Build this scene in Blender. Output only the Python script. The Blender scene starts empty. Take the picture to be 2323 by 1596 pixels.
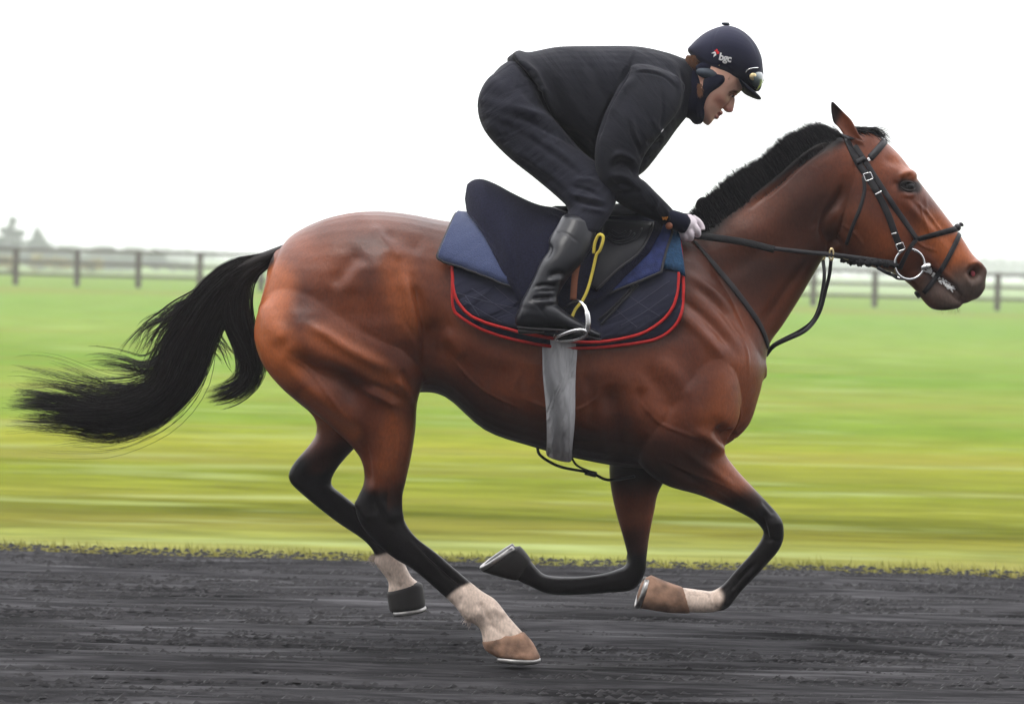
import bpy, bmesh, math, random
import numpy as np
from mathutils import Vector, Matrix
from mathutils.bvhtree import BVHTree
R = math.radians
random.seed(7); rng = np.random.default_rng(7)
SC = bpy.context.scene
COL = SC.collection

# ------------------------------------------------------------------ camera
CAMZ, CAMD, FPX, CX, CY = 1.27, 8.0, 5920.0, 1161.5, 798.0
PITCH, ROLL = 2.02, 1.5
cam = bpy.data.cameras.new('camera'); cam_ob = bpy.data.objects.new('camera', cam); COL.objects.link(cam_ob)
CM = Matrix.Translation((0, -CAMD, CAMZ)) @ Matrix.Rotation(R(90-PITCH), 4, 'X') @ Matrix.Rotation(R(ROLL), 4, 'Z')
cam_ob.matrix_world = CM
cam.sensor_width = 36; cam.lens = 36*FPX/2323.0
cam.clip_start = 0.1; cam.clip_end = 3000
cam.dof.use_dof = True; cam.dof.focus_distance = 7.85; cam.dof.aperture_fstop = 4.0
SC.camera = cam_ob
RM = np.array(CM.to_3x3()); CP = np.array([0, -CAMD, CAMZ])

# ------------------------------------------------------------------ sky, sun, exposure
SUN_EL, SUN_AZ = 60, 215
w = bpy.data.worlds.new('World'); SC.world = w; w.use_nodes = True
nt = w.node_tree; nt.nodes.clear()
def N(t, typ, **k):
    n = t.nodes.new(typ)
    for a, b in k.items(): setattr(n, a, b)
    return n
sky = N(nt, 'ShaderNodeTexSky', sky_type='NISHITA'); sky.sun_disc = False
sky.sun_elevation = R(SUN_EL); sky.sun_rotation = R(SUN_AZ); sky.air_density = 1.5; sky.dust_density = 4
tc = N(nt, 'ShaderNodeTexCoord'); sx = N(nt, 'ShaderNodeSeparateXYZ')
nt.links.new(tc.outputs['Generated'], sx.inputs[0])
mr = N(nt, 'ShaderNodeMapRange'); nt.links.new(sx.outputs['Z'], mr.inputs[0])
mr.inputs[1].default_value = 0.0; mr.inputs[2].default_value = 1.0
mr.inputs[3].default_value = 11.4; mr.inputs[4].default_value = 44.0      # overcast deck: brighter overhead
az = N(nt, 'ShaderNodeMapRange', interpolation_type='SMOOTHSTEP'); nt.links.new(sx.outputs['Y'], az.inputs[0])      # sky dimmed behind the camera, added to cut front fill and raise contrast
az.inputs[1].default_value = -.75; az.inputs[2].default_value = .15; az.inputs[3].default_value = .26; az.inputs[4].default_value = 1
mu = N(nt, 'ShaderNodeMath', operation='MULTIPLY'); nt.links.new(mr.outputs[0], mu.inputs[0]); nt.links.new(az.outputs[0], mu.inputs[1])
cmb = N(nt, 'ShaderNodeCombineColor')
nt.links.new(mu.outputs[0], cmb.inputs[0]); nt.links.new(mu.outputs[0], cmb.inputs[1])
mb_ = N(nt, 'ShaderNodeMath', operation='MULTIPLY'); mb_.inputs[1].default_value = 1.03
nt.links.new(mu.outputs[0], mb_.inputs[0]); nt.links.new(mb_.outputs[0], cmb.inputs[2])
mx = N(nt, 'ShaderNodeMix', data_type='RGBA'); mx.inputs[0].default_value = 0.93
nt.links.new(sky.outputs[0], mx.inputs[6]); nt.links.new(cmb.outputs[0], mx.inputs[7])
bg = N(nt, 'ShaderNodeBackground'); bg.inputs[1].default_value = 0.1
out = N(nt, 'ShaderNodeOutputWorld')
nt.links.new(mx.outputs[2], bg.inputs[0]); nt.links.new(bg.outputs[0], out.inputs[0])
sl = bpy.data.lights.new('sun', 'SUN'); sl.energy = 1.4; sl.angle = R(20); sl.color = (1, .97, .93)
so = bpy.data.objects.new('sun', sl); COL.objects.link(so)
sd = Vector((math.sin(R(SUN_AZ))*math.cos(R(SUN_EL)), math.cos(R(SUN_AZ))*math.cos(R(SUN_EL)), math.sin(R(SUN_EL))))
so.rotation_euler = sd.to_track_quat('Z', 'Y').to_euler(); so.location = (0, -3, 12)
vs = SC.view_settings; vs.view_transform = 'Standard'; vs.look = 'None'; vs.exposure = 0.15; vs.gamma = 1
SC.cycles.max_bounces = 6; SC.cycles.volume_bounces = 1; SC.cycles.use_denoising = True
SC.cycles.transparent_max_bounces = 8; SC.cycles.caustics_reflective = False; SC.cycles.caustics_refractive = False

# ------------------------------------------------------------------ pixel <-> world (pixels of the 2323 x 1596 view of the photo)
def at(x, y, Y=0.0):
    d = RM @ np.array([(x-CX)/FPX, -(y-CY)/FPX, -1.0])
    return CP + d*((Y - CP[1])/d[1])
def raydir(x, y):
    d = RM @ np.array([(x-CX)/FPX, -(y-CY)/FPX, -1.0]); return d/np.linalg.norm(d)
def px_of(P):
    L = (np.asarray(P) - CP) @ RM
    return np.stack([CX + FPX*L[..., 0]/(-L[..., 2]), CY - FPX*L[..., 1]/(-L[..., 2])], -1)
PXM = 740.0   # px per metre on the horse's plane
def zm(ox, oy, s):
    def f(*pts): return [(.9074*(ox+x/s), .9074*(oy+y/s)) for x, y in pts]
    return f
Z1 = zm(1600, 0, 2.418); Z2 = zm(1900, 220, 2.66); Z3 = zm(1080, 0, 2.4933); Z4 = zm(1060, 420, 3.191)
Z5 = zm(560, 480, 2.66); Z6 = zm(0, 500, 2.574); H1 = zm(1680, 40, 5.504); H2 = zm(1500, 440, 7.743)
H3 = zm(1200, 640, 6.453); H4 = zm(640, 1000, 2.28); H5 = zm(1200, 860, 2.157); H6 = zm(1560, 560, 2.493)
H7 = zm(1980, 560, 4.005)

# ------------------------------------------------------------------ object helpers
def mesh_ob(name, V, F, mat=None, parent=None, smooth=True):
    me = bpy.data.meshes.new(name)
    me.from_pydata([tuple(map(float, v)) for v in V], [], [tuple(int(i) for i in f) for f in F])
    me.update()
    return link(name, me, mat, parent, smooth)
def link(name, me, mat=None, parent=None, smooth=True):
    if mat:
        me.materials.clear(); me.materials.append(mat)
    me.polygons.foreach_set('use_smooth', [smooth]*len(me.polygons))
    o = bpy.data.objects.new(name, me); COL.objects.link(o)
    if parent: o.parent = parent
    return o
def fast_mesh(name, V, F, mat=None, parent=None, smooth=True):      # F : (n, k) array
    me = bpy.data.meshes.new(name); V = np.asarray(V, np.float32); F = np.asarray(F, np.int32)
    n, k = F.shape
    me.vertices.add(len(V)); me.vertices.foreach_set('co', V.ravel())
    me.loops.add(n*k); me.loops.foreach_set('vertex_index', F.ravel())
    me.polygons.add(n); me.polygons.foreach_set('loop_start', np.arange(0, n*k, k, dtype=np.int32))
    me.update(calc_edges=True); me.validate()
    return link(name, me, mat, parent, smooth)
def tag(o, label=None, cat=None, group=None, kind=None):
    if label: o['label'] = label
    if cat: o['category'] = cat
    if group: o['group'] = group
    if kind: o['kind'] = kind
    return o
def thing(name, label, cat, loc, group=None):
    o = bpy.data.objects.new(name, None); COL.objects.link(o)
    o.location = loc; o.empty_display_size = .1
    return tag(o, label, cat, group)
def bake_parent(root):
    """children were modelled in world space; keep them there under the moved empty"""
    bpy.context.view_layer.update()
    for c in root.children: c.matrix_parent_inverse = root.matrix_world.inverted()

class MB:
    def __init__(s): s.V = []; s.F = []
    def add(s, V, F):
        b = len(s.V); s.V += [tuple(v) for v in V]; s.F += [tuple(i+b for i in f) for f in F]; return s
    def build(s, name, mat, parent=None, smooth=True): return mesh_ob(name, s.V, s.F, mat, parent, smooth)

def catmull(P, n):
    P = np.asarray(P, float)
    if len(P) == 2: return np.array([P[0]+(P[1]-P[0])*t for t in np.linspace(0, 1, n+1)])
    Q = np.vstack([2*P[0]-P[1], P, 2*P[-1]-P[-2]]); out = []
    for i in range(len(P)-1):
        a, b, c, d = Q[i:i+4]
        for t in np.arange(n)/n:
            out.append(.5*((2*b)+(c-a)*t+(2*a-5*b+4*c-d)*t*t+(3*b-a-3*c+d)*t**3))
    out.append(P[-1]); return np.array(out)
def resample(P, n):
    P = np.asarray(P, float); s = np.r_[0, np.cumsum(np.linalg.norm(np.diff(P[:, :3], axis=0), axis=1))]
    t = np.linspace(0, s[-1], n)
    return np.stack([np.interp(t, s, P[:, k]) for k in range(P.shape[1])], 1)

def loft(st, n=28, sub=4, cap=True):
    """st: (ax, ay, bx, by, half width px, centre y m, exponent, egg). returns V, F closed."""
    rows = []
    for s in st:
        s = list(s) + [0, 2.2, 0][len(s)-5:]
        ax, ay, bx, by, w_, yc, e, k = s
        a = at(ax, ay, yc); b = at(bx, by, yc)
        rows.append(np.r_[a, b, w_/PXM, e, k])
    rows = catmull(rows, sub)
    V = []; F = []
    t = np.arange(n)/n*2*math.pi
    for r in rows:
        a, b, w_, e, k = r[:3], r[3:6], r[6], r[7], r[8]
        c = (a+b)/2; u = (a-b)/2
        ct, s_ = np.cos(t), np.sin(t)
        cc = np.sign(ct)*np.abs(ct)**(2/e); ss = np.sign(s_)*np.abs(s_)**(2/e)
        ww = w_*ss*(1+k*cc)
        V.append(c[None]+cc[:, None]*u[None]+np.stack([0*ww, ww, 0*ww], 1))
    V = np.array(V); m = len(V)
    # rounded caps
    def capring(i, j):
        d = V[i].mean(0)-V[j].mean(0); d /= np.linalg.norm(d)+1e-9
        c = V[i].mean(0); rad = .5*min(np.linalg.norm(V[i]-c, axis=1))
        return [c+(V[i]-c)*.8+d*rad*.45, c+(V[i]-c)*.45+d*rad*.75, np.repeat((c+d*rad*.85)[None], n, 0)]
    A = capring(0, 1)[::-1]; B = capring(m-1, m-2)
    A[0] = A[1]*.02+A[0]*.98; B[2] = B[1]*.02+B[2]*.98
    V = np.concatenate([np.array(A), V, np.array(B)]); m = len(V)
    idx = np.arange(m*n).reshape(m, n)
    a = idx[:-1]; b = idx[1:]
    F = np.stack([a, np.roll(a, -1, 1), np.roll(b, -1, 1), b], -1).reshape(-1, 4).tolist()
    F.append(list(idx[0][::-1])); F.append(list(idx[-1]))
    return V.reshape(-1, 3), F
def blob(x, y, Y, rx, ry, rz, ang=0, n=14):
    """ellipsoid: px radii rx (along ang), rz; ry depth px"""
    c = at(x, y, Y); V = []; F = []
    ca, sa = math.cos(R(ang)), math.sin(R(ang))
    for i in range(n+1):
        th = math.pi*i/n
        for j in range(n*2):
            ph = math.pi*j/n
            p = np.array([math.sin(th)*math.cos(ph)*rx, math.sin(th)*math.sin(ph)*ry, math.cos(th)*rz])/PXM
            V.append(c+np.array([p[0]*ca-p[2]*sa, p[1], p[0]*sa+p[2]*ca]))
    m = n*2
    for i in range(n):
        for j in range(m): F.append((i*m+j, (i+1)*m+j, (i+1)*m+(j+1) % m, i*m+(j+1) % m))
    return V, F

def remesh(pieces, voxel):
    mb = MB()
    for V, F in pieces: mb.add(V, F)
    me = bpy.data.meshes.new('tmp'); me.from_pydata([tuple(map(float, v)) for v in mb.V], [], mb.F); me.update()
    bm = bmesh.new(); bm.from_mesh(me); bmesh.ops.remove_doubles(bm, verts=bm.verts, dist=1e-6)
    bmesh.ops.recalc_face_normals(bm, faces=bm.faces); bm.to_mesh(me); bm.free()
    o = bpy.data.objects.new('tmp', me); COL.objects.link(o)
    md = o.modifiers.new('r', 'REMESH'); md.mode = 'VOXEL'; md.voxel_size = voxel; md.adaptivity = 0
    dg = bpy.context.evaluated_depsgraph_get(); dg.update()
    me2 = bpy.data.meshes.new_from_object(o.evaluated_get(dg))
    bpy.data.objects.remove(o); bpy.data.meshes.remove(me)
    return me2
def co(me):
    a = np.empty(len(me.vertices)*3, np.float32); me.vertices.foreach_get('co', a); return a.reshape(-1, 3).astype(float)
def setco(me, V):
    me.vertices.foreach_set('co', np.asarray(V, np.float32).ravel()); me.update()
def nrm(me):
    a = np.empty(len(me.vertices)*3, np.float32); me.vertex_normals.foreach_get('vector', a); return a.reshape(-1, 3).astype(float)
def smooth(me, it, wt=None, lam=.5):
    E = np.empty(len(me.edges)*2, np.int32); me.edges.foreach_get('vertices', E); E = E.reshape(-1, 2)
    V = co(me); n = len(V)
    deg = np.bincount(E.ravel(), minlength=n).astype(float); deg[deg == 0] = 1
    for k in range(it):
        A = np.stack([np.bincount(E[:, 0], V[E[:, 1], c], n)+np.bincount(E[:, 1], V[E[:, 0], c], n) for c in range(3)], 1)/deg[:, None]
        f = lam if k % 2 == 0 else -lam*.92
        W = f if wt is None else (f*wt)[:, None]
        V = V + (A-V)*W
    setco(me, V)
def dseg(P, pts):
    """distance of px points P to a polyline"""
    pts = np.asarray(pts, float); D = np.full(len(P), 1e9)
    if len(pts) == 1: return np.linalg.norm(P-pts[0], axis=1)
    for a, b in zip(pts[:-1], pts[1:]):
        ab = b-a; t = np.clip(((P-a)@ab)/(ab@ab+1e-9), 0, 1)
        D = np.minimum(D, np.linalg.norm(P-(a+t[:, None]*ab), axis=1))
    return D
def dseg2(P, pts):
    pts = np.asarray(pts, float); D = np.full(len(P), 1e9); S_ = np.zeros(len(P)); s0 = 0
    for a, b in zip(pts[:-1], pts[1:]):
        ab = b-a; L = np.linalg.norm(ab); t = np.clip(((P-a)@ab)/(ab@ab+1e-9), 0, 1); d = np.linalg.norm(P-(a+t[:, None]*ab), axis=1)
        k = d < D; D[k] = d[k]; S_[k] = s0+t[k]*L; s0 += L
    return D, S_/s0
def sculpt(me, strokes, ylim=None):
    """strokes: (pts px, radius px, amount mm, side) side n(ear) f(ar) b(oth)"""
    V = co(me); Nn = nrm(me); 
    Pn = px_of(V); Vm = V.copy(); Vm[:, 1] *= -1; Pf = px_of(Vm)
    disp = np.zeros(len(V))
    for s in strokes:
        pts, r, amt = s[:3]; side = s[3] if len(s) > 3 else 'b'
        c = catmull(pts, 5) if len(pts) > 2 else pts
        for sd_, P, sg in (('n', Pn, -1), ('f', Pf, 1)):
            if side not in (sd_, 'b'): continue
            lo = np.min(c, 0)-3*r; hi = np.max(c, 0)+3*r
            m = np.all((P > lo) & (P < hi), 1) & (Nn[:, 1]*sg > 0.05)
            if not m.any(): continue
            d = dseg(P[m], c); f = np.clip((Nn[m, 1]*sg-.05)/.35, 0, 1)
            if len(c) > 2:      # strokes fade out towards both ends
                d, u_ = dseg2(P[m], c); f = f*(.15+.85*stairs(np.minimum(u_, 1-u_), 0, .26))
            disp[m] += amt*.001*np.exp(-(d/r)**2)*f
    setco(me, V+Nn*disp[:, None])
def stairs(x, a, b): 
    t = np.clip((x-a)/(b-a), 0, 1); return t*t*(3-2*t)
def vcol(me, name, RGB):
    a = me.color_attributes.new(name, 'FLOAT_COLOR', 'POINT')
    C = np.ones((len(me.vertices), 4), np.float32); C[:, :RGB.shape[1]] = RGB
    a.data.foreach_set('color', C.ravel())
def bvh_of(me):
    V = co(me); F = [tuple(p.vertices) for p in me.polygons]
    return BVHTree.FromPolygons([tuple(v) for v in V], F)
def hit_px(bvh, x, y):
    d = raydir(x, y); h = bvh.ray_cast(Vector(CP), Vector(d))
    return h[0], h[1]
def hit_safe(bvh, x, y):
    for k in range(60):
        h, n = hit_px(bvh, x, y+k*2)
        if h is not None: return (h if k == 0 else Vector(at(x, y, h[1]))), n
    return None, None
MIR = [False]      # set by strap() and patch(): the piece has a twin on the far side

def tube(P, r, n=8, closed=False, flat=1.0):
    """P list of points (world), r radius or list. returns V,F"""
    P = np.asarray(P, float); m = len(P); r = np.ones(m)*r if np.isscalar(r) else np.asarray(r)
    T = np.gradient(P, axis=0) if not closed else np.roll(P, -1, 0)-np.roll(P, 1, 0)
    T /= np.linalg.norm(T, axis=1)[:, None]+1e-12
    up = np.array([0, 1, 0.]) if abs(T[0][1]) < .9 else np.array([1., 0, 0])
    V = []; F = []; prev = np.cross(T[0], up); prev /= np.linalg.norm(prev)
    for i in range(m):
        a = prev-T[i]*(prev@T[i]); a /= np.linalg.norm(a)+1e-12; b = np.cross(T[i], a); prev = a
        for k in range(n):
            t = 2*math.pi*k/n
            V.append(P[i]+(a*math.cos(t)+b*math.sin(t)*flat)*r[i])
    for i in range(m if closed else m-1):
        j = (i+1) % m
        for k in range(n): F.append((i*n+k, i*n+(k+1) % n, j*n+(k+1) % n, j*n+k))
    if not closed: F.append(tuple(range(n))[::-1]); F.append(tuple((m-1)*n+k for k in range(n)))
    return V, F
def ribbon(P, Nn, w_, th, off=0.0):
    """strap: centre points, surface normals, width m, thickness m"""
    P = np.asarray(P, float); Nn = np.asarray(Nn, float); m = len(P)
    w_ = np.ones(m)*w_ if np.isscalar(w_) else np.asarray(w_)
    T = np.gradient(P, axis=0); T /= np.linalg.norm(T, axis=1)[:, None]+1e-12
    V = []; F = []
    for i in range(m):
        n_ = Nn[i]-T[i]*(Nn[i]@T[i]); n_ /= np.linalg.norm(n_)+1e-12; s = np.cross(T[i], n_)
        h = w_[i]/2
        for sx_, sz in ((-1, off), (-1, off+th*.7), (-.86, off+th), (.86, off+th), (1, off+th*.7), (1, off)):
            V.append(P[i]+s*h*sx_+n_*sz)
    k = 6
    for i in range(m-1):
        for j in range(k): F.append((i*k+j, i*k+(j+1) % k, (i+1)*k+(j+1) % k, (i+1)*k+j))
    F.append(tuple(range(k))[::-1]); F.append(tuple((m-1)*k+j for j in range(k)))
    return V, F
def strap(bvh, pts, wpx, th=.003, off=.0005, both=False, n=None, sm=2):
    """strap lying on the surface seen from the camera"""
    c = catmull(pts, 8) if len(pts) > 2 else catmull(pts, 24)
    L = np.sum(np.linalg.norm(np.diff(c, axis=0), axis=1)); c = resample(c, n or max(6, int(L/5)))
    P = []; Q = []
    for x, y in c:
        h, nn = hit_px(bvh, x, y)
        if h is None: continue
        P.append(np.array(h)); Q.append(np.array(nn))
    P = np.array(P); Q = np.array(Q)
    for _ in range(sm):
        Q[1:-1] = (Q[:-2]+Q[1:-1]+Q[2:])/3; P[1:-1] = (P[:-2]+2*P[1:-1]+P[2:])/4
    V, F = ribbon(P, Q, wpx/PXM, th, off)
    if both: MIR[0] = True
    return V, F
def profile_line(bvh, T, B, drop, full=False, n=64):
    """points of the surface met by the plane through T, B (px) and the depth axis"""
    t0 = at(*T); b0 = at(*B); d = (t0-b0); L = np.linalg.norm(d); d /= L
    O = (t0+b0)/2 if full else t0-d*drop
    y = np.array([0, -1., 0]); out = []
    th = np.linspace(0, 2*math.pi if full else R(165), n, endpoint=not full)
    last = None
    for a in th:
        D = d*math.cos(a)+y*math.sin(a)
        h = bvh.ray_cast(Vector(O), Vector(D))
        r_ = (np.array(h[0])-O)@D if h[0] is not None else (last or drop)
        last = r_; out.append((a, r_, D))
    return O, t0, out
def drape(bvh, lines, off, th, drop=.22, nu=8, nv=34, flare=0.0, lift=True, wave=0, near_only=False):
    """sheet hung over the animal: lines [(top px),(bottom px)] from rear to front. returns V, F, border, grid"""
    Ls = catmull([list(a)+list(b) for a, b in lines], nu)
    G = []; NN = []
    for k, r_ in enumerate(Ls):
        O, t0, pr = profile_line(bvh, r_[:2], r_[2:], drop)
        P = np.array([O+D*q for a, q, D in pr]); pp = px_of(P)
        ab = np.array(r_[2:])-np.array(r_[:2]); s = ((pp-np.array(r_[:2]))@ab)/(ab@ab)
        j = np.argmax(s >= 1) if (s >= 1).any() else len(s)-1
        f = (1-s[j-1])/(s[j]-s[j-1]+1e-9) if j > 0 else 0; f = min(max(f, 0), 1)
        P = np.vstack([P[:j], P[j-1]*(1-f)+P[j]*f]); D = np.array([x[2] for x in pr])[:j+1]
        s_ = np.r_[0, np.cumsum(np.linalg.norm(np.diff(P, axis=0), axis=1))]; tt = np.linspace(0, s_[-1], nv//2+1)
        P = np.stack([np.interp(tt, s_, P[:, c]) for c in range(3)], 1)
        D = np.stack([np.interp(tt, s_, D[:, c]) for c in range(3)], 1)
        v = np.linspace(0, 1, nv//2+1)
        lf = max(0, (t0-P[0])@D[0]-off-th) if lift else 0
        P = P+D*(lf*(1-v)**2+flare*v**3+(wave*np.sin(k*1.7+3*v)*v if wave else 0))[:, None]
        if near_only: G.append(P); NN.append(D); continue
        M = np.array([1, -1, 1]); P = np.vstack([(P*M)[:0:-1], P]); D = np.vstack([(D*M)[:0:-1], D])
        G.append(P); NN.append(D)
    G = np.array(G); NN = np.array(NN)
    for _ in range(2): NN[:, 1:-1] = (NN[:, :-2]+NN[:, 1:-1]+NN[:, 2:])/3
    NN /= np.linalg.norm(NN, axis=2)[:, :, None]
    m, q = G.shape[:2]
    outer = G+NN*(off+th); inner = G+NN*off
    # pull the rim in so that edges look rolled
    rim = np.ones((m, q)); rim[0] = rim[-1] = .55; rim[:, 0] = rim[:, -1] = .55
    outer = inner+(outer-inner)*rim[:, :, None]
    V = np.concatenate([outer.reshape(-1, 3), inner.reshape(-1, 3)]); F = []
    id_ = np.arange(m*q).reshape(m, q); nn = m*q
    for i in range(m-1):
        for j in range(q-1):
            F.append((id_[i, j], id_[i, j+1], id_[i+1, j+1], id_[i+1, j]))
            F.append((nn+id_[i, j], nn+id_[i+1, j], nn+id_[i+1, j+1], nn+id_[i, j+1]))
    b = list(id_[0])+list(id_[1:, -1])+list(id_[-1][::-1][1:])+list(id_[:, 0][::-1][1:-1])
    for x, y_ in zip(b, b[1:]+b[:1]): F.append((x, nn+x, nn+y_, y_))
    return V, F, (outer+inner)/2, outer
def band(bvh, lines, off, th, nu=4, n=72):
    """closed band all the way round"""
    Ls = catmull([list(a)+list(b) for a, b in lines], nu); G = []; NN = []
    for r_ in Ls:
        O, t0, pr = profile_line(bvh, r_[:2], r_[2:], 0, True, n)
        G.append([O+D*q for a, q, D in pr]); NN.append([D for a, q, D in pr])
    G = np.array(G); NN = np.array(NN)
    for _ in range(2): G = (np.roll(G, 1, 1)+2*G+np.roll(G, -1, 1))/4
    m, q = G.shape[:2]; prof = np.sin(np.linspace(0, 1, m)*math.pi)**.4*.6+.4
    outer = G+NN*(off+th*prof)[:, None][..., None] if False else G+NN*((off+th*prof)[:, None, None])
    inner = G+NN*off
    V = np.concatenate([outer.reshape(-1, 3), inner.reshape(-1, 3)]); F = []; nn = m*q
    for j in range(q):
        k = (j+1) % q
        for i in range(m-1):
            F.append((i*q+j, i*q+k, (i+1)*q+k, (i+1)*q+j)); F.append((nn+i*q+j, nn+(i+1)*q+j, nn+(i+1)*q+k, nn+i*q+k))
        F.append((j, nn+j, nn+k, k)); F.append(((m-1)*q+j, (m-1)*q+k, nn+(m-1)*q+k, nn+(m-1)*q+j))
    return V, F

# ------------------------------------------------------------------ materials
def mat(name, col, rough=.6, spec=.5, metal=0, wr=None, bump=None, var=None, sheen=0, coat=0, aniso=None):
    """bump (scale, strength, distance), var (scale, amount): procedural unevenness"""
    m = bpy.data.materials.new(name); m.use_nodes = True; t = m.node_tree; b = t.nodes['Principled BSDF']
    b.inputs['Base Color'].default_value = (*col, 1); b.inputs['Roughness'].default_value = rough
    b.inputs['Specular IOR Level'].default_value = spec; b.inputs['Metallic'].default_value = metal
    b.inputs['Sheen Weight'].default_value = sheen; b.inputs['Coat Weight'].default_value = coat
    tcn = N(t, 'ShaderNodeTexCoord'); mp = N(t, 'ShaderNodeMapping'); t.links.new(tcn.outputs['Object'], mp.inputs[0])
    if aniso: mp.inputs['Scale'].default_value = aniso
    if var:
        n = N(t, 'ShaderNodeTexNoise'); n.inputs['Scale'].default_value = var[0]; n.inputs['Detail'].default_value = 6
        t.links.new(mp.outputs[0], n.inputs[0])
        r_ = N(t, 'ShaderNodeMapRange'); t.links.new(n.outputs[0], r_.inputs[0])
        r_.inputs[1].default_value = .25; r_.inputs[2].default_value = .75
        r_.inputs[3].default_value = 1-var[1]; r_.inputs[4].default_value = 1+var[1]
        v = N(t, 'ShaderNodeVectorMath', operation='SCALE'); v.inputs[0].default_value = col
        t.links.new(r_.outputs[0], v.inputs['Scale']); t.links.new(v.outputs[0], b.inputs['Base Color'])
    if bump:
        n = N(t, 'ShaderNodeTexNoise'); n.inputs['Scale'].default_value = bump[0]; n.inputs['Detail'].default_value = 5
        t.links.new(mp.outputs[0], n.inputs[0])
        bp = N(t, 'ShaderNodeBump'); bp.inputs['Strength'].default_value = bump[1]; bp.inputs['Distance'].default_value = bump[2]
        t.links.new(n.outputs[0], bp.inputs['Height']); t.links.new(bp.outputs[0], b.inputs['Normal'])
        if wr:
            mp4 = N(t, 'ShaderNodeMapping'); mp4.inputs['Scale'].default_value = (1, .6, 1.0); mp4.inputs['Rotation'].default_value = (0, R(wr[3]), 0); t.links.new(tcn.outputs['Object'], mp4.inputs[0])
            mp5 = N(t, 'ShaderNodeMapping'); mp5.inputs['Scale'].default_value = (.35, 1, 1.6); t.links.new(mp4.outputs[0], mp5.inputs[0])
            n4 = N(t, 'ShaderNodeTexNoise'); n4.inputs['Scale'].default_value = wr[0]; n4.inputs['Detail'].default_value = 3; n4.inputs['Distortion'].default_value = .6; t.links.new(mp5.outputs[0], n4.inputs[0])
            b4 = N(t, 'ShaderNodeBump'); b4.inputs['Strength'].default_value = wr[1]; b4.inputs['Distance'].default_value = wr[2]
            t.links.new(n4.outputs[0], b4.inputs['Height']); t.links.new(b4.outputs[0], bp.inputs['Normal'])
    return m
def coat_mat():
    m = bpy.data.materials.new('bay_coat'); m.use_nodes = True; t = m.node_tree; b = t.nodes['Principled BSDF']
    at_ = N(t, 'ShaderNodeVertexColor'); at_.layer_name = 'coat'
    sp = N(t, 'ShaderNodeSeparateColor'); t.links.new(at_.outputs[0], sp.inputs[0])
    tcn = N(t, 'ShaderNodeTexCoord')
    n1 = N(t, 'ShaderNodeTexNoise'); n1.inputs['Scale'].default_value = 5; n1.inputs['Detail'].default_value = 5
    n2 = N(t, 'ShaderNodeTexNoise'); n2.inputs['Scale'].default_value = 160; n2.inputs['Detail'].default_value = 4
    mp = N(t, 'ShaderNodeMapping'); mp.inputs['Scale'].default_value = (1, 1, .45); t.links.new(tcn.outputs['Object'], mp.inputs[0])
    t.links.new(tcn.outputs['Object'], n1.inputs[0]); t.links.new(mp.outputs[0], n2.inputs[0])
    r1 = N(t, 'ShaderNodeValToRGB'); t.links.new(n1.outputs[0], r1.inputs[0])
    r1.color_ramp.elements[0].position = .3; r1.color_ramp.elements[0].color = (.068, .0145, .0052, 1)
    r1.color_ramp.elements[1].position = .72; r1.color_ramp.elements[1].color = (.175, .041, .0105, 1)
    def mixc(f, a, bcol):
        x = N(t, 'ShaderNodeMix', data_type='RGBA'); t.links.new(f, x.inputs[0]); t.links.new(a, x.inputs[6]); x.inputs[7].default_value = (*bcol, 1); return x.outputs[2]
    c = mixc(sp.outputs[2], r1.outputs[0], (.36, .092, .020))      # lighter tan areas
    c = mixc(sp.outputs[0], c, (.0045, .0035, .0035))                # black points and dark coat, plus belly shade painted into the same channel
    c = mixc(sp.outputs[1], c, (.60, .48, .40))                   # white socks
    nd = N(t, 'ShaderNodeTexNoise'); nd.inputs['Scale'].default_value = 30; nd.inputs['Detail'].default_value = 6; t.links.new(tcn.outputs['Object'], nd.inputs[0])
    rd = N(t, 'ShaderNodeMapRange'); t.links.new(nd.outputs[0], rd.inputs[0]); rd.inputs[1].default_value = .56; rd.inputs[2].default_value = .85
    md_ = N(t, 'ShaderNodeMath', operation='MULTIPLY'); t.links.new(rd.outputs[0], md_.inputs[0]); t.links.new(sp.outputs[1], md_.inputs[1])
    c = mixc(md_.outputs[0], c, (.12, .09, .075))                 # dried dirt on the socks
    hv = N(t, 'ShaderNodeMapRange'); t.links.new(n2.outputs[0], hv.inputs[0]); hv.inputs[1].default_value = .25; hv.inputs[2].default_value = .75
    hv.inputs[3].default_value = .78; hv.inputs[4].default_value = 1.2
    sc_ = N(t, 'ShaderNodeVectorMath', operation='SCALE'); t.links.new(c, sc_.inputs[0]); t.links.new(hv.outputs[0], sc_.inputs['Scale'])
    t.links.new(sc_.outputs[0], b.inputs['Base Color'])
    sm_ = N(t, 'ShaderNodeMapRange'); t.links.new(sp.outputs[0], sm_.inputs[0]); sm_.inputs[3].default_value = .36; sm_.inputs[4].default_value = .10; t.links.new(sm_.outputs[0], b.inputs['Specular IOR Level'])
    b.inputs['Roughness'].default_value = .39; b.inputs['Specular IOR Level'].default_value = .38
    bp = N(t, 'ShaderNodeBump'); bp.inputs['Strength'].default_value = .22; bp.inputs['Distance'].default_value = .0022
    t.links.new(n2.outputs[0], bp.inputs['Height'])
    n3 = N(t, 'ShaderNodeTexNoise'); n3.inputs['Scale'].default_value = 26; n3.inputs['Detail'].default_value = 3
    t.links.new(tcn.outputs['Object'], n3.inputs[0])
    bp2 = N(t, 'ShaderNodeBump'); bp2.inputs['Strength'].default_value = .16; bp2.inputs['Distance'].default_value = .01
    t.links.new(n3.outputs[0], bp2.inputs['Height']); t.links.new(bp.outputs[0], bp2.inputs['Normal'])
    t.links.new(bp2.outputs[0], b.inputs['Normal'])
    return m
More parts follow.
